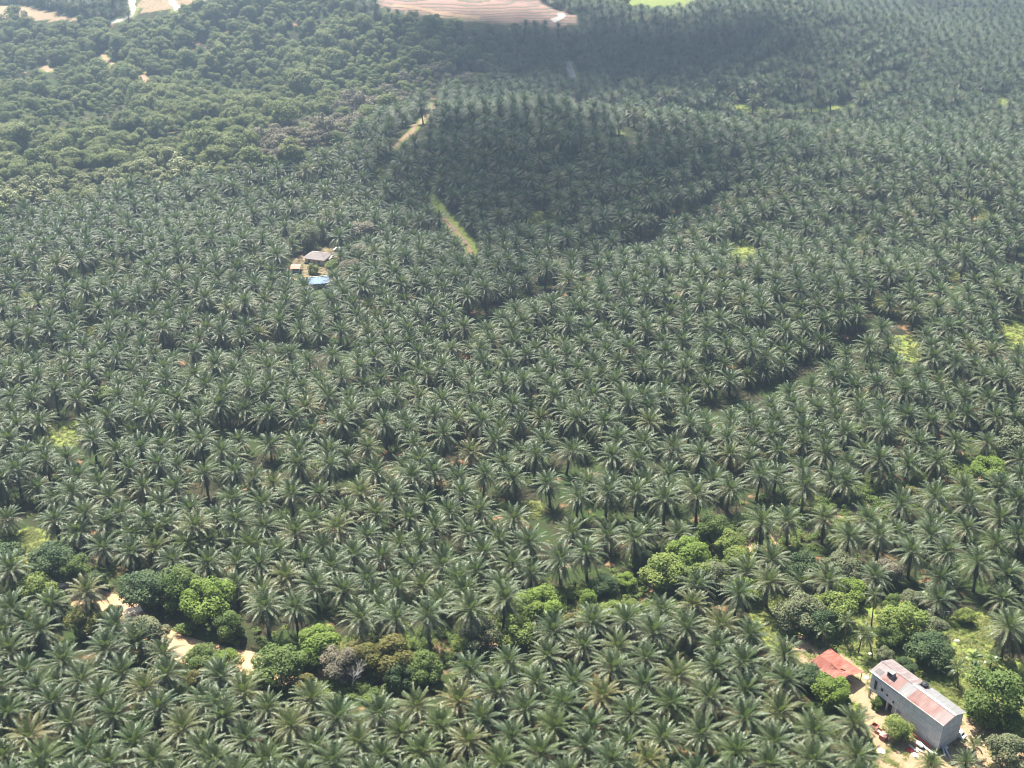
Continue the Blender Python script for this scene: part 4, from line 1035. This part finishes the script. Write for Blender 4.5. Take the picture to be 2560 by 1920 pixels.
def car(u, v, rz, label, body, van=False):
    x, y, z = survey(u, v, 0); e = empty('parked_car', x, y, z, rz, label, 'car')
    mb = MB(); prof = [(-2.1,.35),(-2.15,.8),(-1.95,1.0),(-1.5,1.05),(-1.15,1.62),(.75,1.66),(1.35,1.1),(2.0,.95),(2.1,.6),(2.05,.35)]
    if van: prof = [(-2.1,.35),(-2.12,.9),(-2.0,1.75),(-1.8,1.85),(1.0,1.85),(1.55,1.2),(2.05,1.0),(2.1,.6),(2.05,.35)]
    for s in (-1, 1):
        pts_ = [Vector((a, .78*s if b < 1.2 else .66*s, b)) for a, b in prof]; mb.face(pts_ if s < 0 else pts_[::-1])
    for (a, b), (c, d) in zip(prof, prof[1:] + prof[:1]):
        w1, w2 = (.78 if b < 1.2 else .66), (.78 if d < 1.2 else .66); mb.face([(a,-w1,b),(a,w1,b),(c,w2,d),(c,-w2,d)])
    part('body', mb, body, e, bev=.06)
    for s in (-1, 1):
        mb = MB(); mb.box((-.2, s*.745, 1.33), (1.7, .05, .34)); part('side_window', mb, M_GLASS, e)
        for a in (-1.3, 1.3):
            mb = MB(); mb.tube([(a, s*.6, .33), (a, s*.82, .33)], .33, 14); wl = part('wheel', mb, M_TYRE, e); mb = MB(); mb.tube([(a, s*.815, .33), (a, s*.84, .33)], .19, 12); part('rim', mb, M_STEEL, wl)
    mb = MB(); mb.beam((1.12,0,1.42) if not van else (1.33,0,1.55), (1.36,0,1.16) if not van else (1.58,0,1.22), 1.1, .05); part('windscreen', mb, M_GLASS, e)
    return e
car(846, 627, R(10), 'white car parked in the dirt yard behind the hipped roof house', M_WHITE)
car(2391, 1838, R(-52), 'small white van parked against the right gable of the concrete building', M_WHITE, True)

# ------------------------------------------------------------------ yard clutter
for k, (u, v, lab, op) in enumerate(((2186,1818,'open red brick pit, farthest of three beside the sandy path',1),(2197,1831,'half filled red brick pit, middle of three beside the sandy path',1),
                            (2208,1846,'closed red brick tank, nearest of three beside the sandy path',0))):
    x, y, z = survey(u, v, 0); e = empty('brick_tank', x, y, z, RZ + .2, lab, 'brick tank')
    h = .75 if op else 1.1; w = 1.35
    for (cx, cy, a, b_) in ((0,-w/2,w+.16,.16),(0,w/2,w+.16,.16),(-w/2,0,.16,w-.16),(w/2,0,.16,w-.16)):
        mb = MB(); mb.box((cx, cy, h/2-.1), (a, b_, h+.2)); part('brick_wall', mb, M_BRICK, e)
    mb = MB(); mb.box((0,0, .25 if k == 1 else .06) if op else (0,0,h+.05), (w-.18, w-.18, .08) if op else (w+.3, w+.3, .1)); part('fill' if op else 'lid', mb, (M_SACK if k == 1 else M_DARK) if op else plain('faded_red_lid', [(.3,(.46,.21,.18)),(.7,(.56,.30,.26))]), e)
def item(name, mb, mat, u, v, rz, label, cat, z=0.0, group=None, bev=0.0):
    x, y, g_ = survey(u, v, 0); o = part(name, mb, mat, None, bev=bev); o.location = (x, y, g_ + z); o.rotation_euler = (0,0,rz); return tag(o, label, cat, group)
mb = MB(); mb.beam((-2.6,0,.75),(2.6,0,.55),.14,.2); item('red_beam', mb, M_REDP, 2302, 1854, RZ+.12, 'long red beam lying beside the base of the concrete wall', 'beam')
for k, (u, v, l, w, r_, lab) in enumerate(((2283,1872,2.6,.5,RZ,'white plank leftmost in the scrap pile by the wall'),(2300,1878,2.2,.4,RZ+.25,'white plank in the middle of the scrap pile'),
        (2321,1878,3.0,.5,RZ-.1,'pale greenish plank at the right of the scrap pile'),(2333,1884,1.8,.6,RZ+.5,'short pale board at the right end of the scrap pile'))):
    mb = MB(); mb.box((0,0,.1),(l,w,.1)); item('scrap_plank', mb, M_SACK, u, v, r_, lab, 'plank', .05 + .06 * k, 'scrap planks', .02)
mb = MB(); mb.tube([(-.9,0,.32),(-.75,0,.5),(0,0,.62),(.75,0,.5),(.9,0,.3)],[.2,.48,.56,.48,.18],12); item('white_tub', mb, M_WHITE, 2299, 1866, RZ, 'rounded white tub on the scrap pile by the wall', 'tub', .05)
rs = random.Random(3)
def heap(r, h, seed, mat, name, u, v, label, cat):
    rs = random.Random(seed); mb = MB(); n = 14
    rings = [[Vector((math.cos(a/n*6.283)*r*q*rs.uniform(.75,1.2), math.sin(a/n*6.283)*r*q*rs.uniform(.75,1.2), z*h*rs.uniform(.8,1.15))) for a in range(n)] for q, z in ((1,-.1),(.85,.35),(.5,.8),(.15,1))]
    for a, b_ in zip(rings[:-1], rings[1:]):
        for k in range(n): mb.face([a[k], a[(k+1)%n], b_[(k+1)%n], b_[k]])
    mb.face(rings[-1]); return item(name, mb, mat, u, v, 0, label, cat)
heap(.9, .55, 1, M_REDP, 'red_tarpaulin', 2274, 1875, 'crumpled dark red tarpaulin left in the scrap pile', 'tarpaulin')
heap(.8, .4, 2, M_SACK, 'sack_heap', 2288, 1888, 'heap of white sacks at the front of the scrap pile', 'sack heap')
heap(.8, .5, 6, M_SACK, 'sack_heap', 2362, 1868, 'heap of pale sacks at the foot of the right gable', 'sack heap')
heap(1.0, .45, 4, M_SACK, 'rubble_heap', 2204, 1878, 'heap of pale rubble below the red brick tanks', 'rubble')
heap(.55, .35, 7, M_WHITE, 'white_sheet', 2175, 1635, 'crumpled white sheet lying under the coconut palms', 'sheet')
heap(.7, .45, 8, M_WHITE, 'white_bundle', 2166, 1695, 'white bundle on the ground between the shed and the building', 'bundle')
heap(.8, .18, 9, M_SACK, 'white_sheeting', 2393, 1602, 'pale flat sheeting lying on the bright grass at right', 'sheeting')
for k, (u, v, a, lab) in enumerate(((2358,1881,1.0,'grey plank fallen outwards from the gable corner, left one'),(2368,1886,.75,'grey plank fallen outwards from the gable corner, right one'))):
    mb = MB(); mb.beam((-1.6,0,1.0),(1.6,0,.12),.35,.08); item('fallen_plank', mb, M_GREYW, u, v, -a - .6, lab, 'plank', 0, 'fallen planks')
mb = MB(); mb.beam((-1.5,0,.15),(1.5,0,.5),.3,.1); item('pale_board', mb, M_SACK, 2351, 1678, R(-62), 'pale narrow board leaning in the shade under the dense dark tree', 'board')
x, y, z = survey(2345, 1552, 0); fe = empty('post_frame', x, y, z, R(-8), 'pale frame of posts and a top rail in the clearing behind the trees', 'frame')
for k, (a, h) in enumerate(((-3.0,3.6),(-1.6,3.3),(1.2,3.0),(2.4,3.4))):
    mb = MB(); mb.beam((a,0,-.2),(a,.1,h),.16); part('post', mb, M_STEEL, fe)
mb = MB(); mb.beam((-3.0,.05,3.4),(2.4,.05,3.2),.1); part('rail', mb, M_STEEL, fe)
mb = MB(); mb.box((-2.4,0,1.4),(1.0,.3,1.2)); part('white_board', mb, M_WHITE, fe)
# fallen frond
mb = MB(); rs = random.Random(77); frond(mb, R(-50), R(14), R(24), 5.5, .6, .9, rs, z0=.1, leafdrop=.3); item('fallen_frond', mb, M_OLD, 2188, 1822, 0, 'long fallen dry palm frond beside the red brick tanks', 'palm frond')

# ------------------------------------------------------------------ coconut palms, bananas, bare tree
M_COCO = leaf_mat('coconut_leaf', [(0,(.060,.095,.032)),(1,(.085,.115,.040))], (.13,.12,.055), rough=.42, spec=.55, trans=.3)
def coconut(u, v, h, bu, bv, label, seed, L_=3.6):
    x, y, z = ground(bu, bv, 0); hx, hy, hz = ground(u, v, h)
    e = empty('coconut_palm', x, y, z, 0, label, 'coconut palm'); rs = random.Random(seed)
    dx, dy = np.clip(hx - x, -2.5, 2.5), np.clip(hy - y, -2.5, 2.5)
    mb = MB(); n = 8; mb.tube([(dx*(i/n)**1.4, dy*(i/n)**1.4, h*i/n-.2*(i==0)) for i in range(n+1)], [.2-.1*i/n for i in range(n+1)], 7); part('trunk', mb, M_TRUNK, e, True)
    mb = MB()
    for i in range(17):
        q = i/16; frond(mb, i*2.4+rs.uniform(-.2,.2), R(80-110*q), R(40+45*q), L_*rs.uniform(.85,1.05), .75, .8*max(0,q-.5)+rs.uniform(0,.2), rs, z0=.2-.2*q, r0=.05, nleaf=12, leafdrop=.8)
    part('crown', mb, M_COCO, e, loc=(dx,dy,h)); return e
coconut(2187,1492,12.5,2177,1570,'tall coconut palm with slender leaning trunk in the grass clearing',1)
coconut(2114,1556,6.5,2111,1608,'coconut palm with pale fronds standing behind the red roofed shed',2,3.2)
coconut(2057,1578,5.5,2066,1618,'small leaning coconut palm left behind the red roofed shed',3,2.8)
coconut(2157,1585,6.5,2146,1632,'coconut palm with two drooping fronds right behind the shed',4,3.4)
coconut(2164,1590,6.0,2178,1628,'coconut palm leaning away right of its twin behind the shed',5,3.0)
coconut(2393,1672,5.0,2394,1720,'small palm with drooping fronds left of the banana plants',6,3.2)
coconut(2434,1866,3.2,2432,1886,'young palm by the sandy yard right of the building',7,3.0)
def banana(u, v, label, seed, h=4.0, nl=9):
    x, y, z = ground(u, v, 0); e = empty('banana_plant', x, y, z, 0, label, 'banana plant'); rs = random.Random(seed)
    mb = MB(); mb.tube([(0,0,-.2),(.05,0,h*.3),(.1,.05,h*.6)],[.2,.17,.1],8); part('stem', mb, M_OLD, e)
    mb = MB()
    for i in range(nl):
        az = i*2.4+rs.uniform(-.3,.3); e0 = R(rs.uniform(35,82)); d = Vector((math.cos(az),math.sin(az),0)); sd = Vector((-d.y,d.x,0)); p = Vector((.1,.05,h*.58)); n = 7; Ll = rs.uniform(2.2,3.0); pr = None
        for k in range(n+1):
            s = k/n; t = d*math.cos(e0-1.5*s)+Vector((0,0,1))*math.sin(e0-1.5*s); w = .42*max(0,math.sin(math.pi*min(1,max(0,(s-.12)/.9))))**.6+.03
            cur = (p+sd*w+Vector((0,0,-.1*w)), p, p-sd*w+Vector((0,0,-.1*w)))
            if pr: mb.face([pr[0],pr[1],cur[1],cur[0]], rs.uniform(0,.5)); mb.face([pr[1],pr[2],cur[2],cur[1]], rs.uniform(0,.5))
            pr = cur; p = p+t*Ll/n
    part('leaves', mb, M_BANANA, e); return e
banana(2428,1668,'taller banana plant left in the grass right of the dense dark tree',1,4.8)
banana(2474,1672,'banana plant right of the taller one, near the big oil palm',2,4.0)
banana(2440,1690,'small banana plant between the two others on the grass',3,3.0,7)
banana(2356,1500,'banana clump in the shade under the tall palms at right',4,3.6)
banana(2300,1508,'banana plant in shade behind the white frame posts',5,3.2)
banana(2205,1760,'banana plant at the left end of the long concrete wall',6,2.6,7)
x, y, z = ground(882, 1722, 0); dt = empty('dead_tree', x, y, z, 0, 'bare white dead tree in front of the olive trees', 'dead tree')
rs = random.Random(14); mb = MB(); br_mb = MB()
def branch(p, d, L_, r, lev, m):
    pts_ = [p]; q = p
    for k in range(4): d = (d + Vector((rs.uniform(-.22,.22), rs.uniform(-.22,.22), rs.uniform(-.05,.2)))).normalized(); q = q + d * L_/4; pts_.append(q)
    m.tube(pts_, [r*(1-.13*k) for k in range(5)], 6)
    if lev < 4:
        for k in range(3 if lev else 4):
            a = rs.uniform(0, 6.28); side = Vector((math.cos(a), math.sin(a), .25)); branch(pts_[rs.choice((2,3,4))], (d*.8 + side*.75).normalized(), L_*.66, r*.55, lev+1, br_mb)
branch(Vector((0,0,-.2)), Vector((.1,0,1)), 4.0, .22, 0, mb)
part('trunk', mb, M_DEAD, dt); part('branches', br_mb, M_DEAD, dt)

# ------------------------------------------------------------------ sun, sky, clouds, haze, camera
SUN_AZ, SUN_EL = R(-24), R(60)        # azimuth measured from +Y towards +X
S = Vector((math.sin(SUN_AZ) * math.cos(SUN_EL), math.cos(SUN_AZ) * math.cos(SUN_EL), math.sin(SUN_EL)))
ld = bpy.data.lights.new('sun', 'SUN'); ld.energy = 5.0; ld.angle = R(.55); ld.color = (1.0, .94, .83)
lo = bpy.data.objects.new('sun', ld); COL.objects.link(lo); lo.rotation_euler = S.to_track_quat('Z', 'Y').to_euler(); lo.location = (0, 300, 900)
w = bpy.data.worlds.new('World'); sc.world = w; w.use_nodes = True; nt = w.node_tree
bg = nt.nodes['Background']; sky = nt.nodes.new('ShaderNodeTexSky'); sky.sky_type = 'NISHITA'; sky.sun_disc = False
sky.sun_elevation = SUN_EL; sky.sun_rotation = SUN_AZ; sky.air_density = 1.2; sky.dust_density = 2.0; sky.ozone_density = 1.5
nt.links.new(sky.outputs[0], bg.inputs[0]); bg.inputs[1].default_value = .05

m, nt, out = new_mat('cloud_white')
df = N(nt, 'ShaderNodeBsdfDiffuse', Color=(.9,.9,.92,1)); tr = N(nt, 'ShaderNodeBsdfTransparent'); tl = N(nt, 'ShaderNodeBsdfTranslucent', Color=(.9,.9,.92,1))
m1 = N(nt, 'ShaderNodeMixShader'); m1.inputs[0].default_value = .5; nt.links.new(df.outputs[0], m1.inputs[1]); nt.links.new(tl.outputs[0], m1.inputs[2])
m2 = N(nt, 'ShaderNodeMixShader'); m2.inputs[0].default_value = .034; nt.links.new(tr.outputs[0], m2.inputs[1]); nt.links.new(m1.outputs[0], m2.inputs[2]); nt.links.new(m2.outputs[0], out.inputs[0])
M_CLOUD = m
_s = bmesh.new(); bmesh.ops.create_icosphere(_s, subdivisions=2, radius=1.0); SPH_V = [v.co.copy() for v in _s.verts]; SPH_F = [[v.index for v in f.verts] for f in _s.faces]; _s.free()
def cloud(poly, seed, height, label, n=150):
    rs = random.Random(seed); us = [p[0] for p in poly]; vs = [p[1] for p in poly]; C = []
    while len(C) < n:
        u, v = rs.uniform(min(us)-50, max(us)+50), rs.uniform(min(vs)-22, max(vs)+22)
        ins = bool(inpoly(np.array([u]), np.array([v]), poly)[0])
        if not ins and rs.random() > .2: continue
        x, y, z = ground(u, v, 5); C.append((x, y, z, rs.uniform(12, 38) if ins else rs.uniform(8, 24)))
    V = []; Fc = []
    for x, y, z, r in C:
        t = (height + rs.uniform(-12, 25) - z) / S.z; c = Vector((x, y, z)) + S * t; b0 = len(V); ph = rs.uniform(0, 6)
        for q in SPH_V:
            k = 1 + .18 * math.sin(q.x * 4 + ph) * math.cos(q.y * 5 + ph); V.append(tuple(c + Vector((q.x * r, q.y * r, q.z * r * .55)) * k))
        Fc += [[i + b0 for i in f] for f in SPH_F]
    me = bpy.data.meshes.new('cloud'); me.from_pydata(V, [], Fc); me.materials.append(M_CLOUD); me.polygons.foreach_set('use_smooth', [True] * len(Fc))
    o = link('cloud', me); o['kind'] = 'structure'; return o
CL_A = [(990,300),(1300,270),(1620,340),(1900,320),(2180,300),(2030,400),(1860,500),(1656,545),(1480,635),(1330,770),(1190,690),(1060,520)]
CL_B = [(1060,90),(1280,66),(1627,108),(1697,128),(1916,90),(2040,105),(1900,160),(1660,225),(1500,265),(1250,225),(1110,165)]
cloud(CL_A, 1, 520, 'white cloud', 230); cloud(CL_B, 2, 520, 'white cloud', 380)

HZ = 214.0
mb = MB(); mb.box((0, 4500, (HZ - 40) / 2), (17000, 11000, HZ + 40)); hz = link('haze', mb.mesh('haze', [])); hz['kind'] = 'stuff'; tag(hz, 'pale blue haze over the land', 'haze')
m, nt, out = new_mat('haze_air'); pvn = N(nt, 'ShaderNodeVolumePrincipled'); pvn.inputs['Color'].default_value = (.58,.77,1.0,1); pvn.inputs['Density'].default_value = HAZE_D
pvn.inputs['Anisotropy'].default_value = .76; nt.links.new(pvn.outputs[0], out.inputs['Volume']); hz.data.materials.append(m)

cd = bpy.data.cameras.new('camera'); cam = bpy.data.objects.new('camera', cd); COL.objects.link(cam); sc.camera = cam
cd.sensor_width = 36; cd.lens = 36 * F / 2560; cd.clip_start = 1; cd.clip_end = 40000
cam.location = (0, 0, CAM_Z); cam.rotation_euler = (math.pi / 2 - PITCH, 0, 0)

sc.view_settings.view_transform = 'Standard'; sc.view_settings.look = 'None'; sc.view_settings.exposure = EXPO; sc.view_settings.gamma = 1
cy = sc.cycles; cy.max_bounces = 5; cy.diffuse_bounces = 1; cy.glossy_bounces = 1; cy.transmission_bounces = 2; cy.volume_bounces = 0; cy.transparent_max_bounces = 64
cy.filter_width = 1.05; cy.use_denoising = True; cy.caustics_reflective = False; cy.caustics_refractive = False
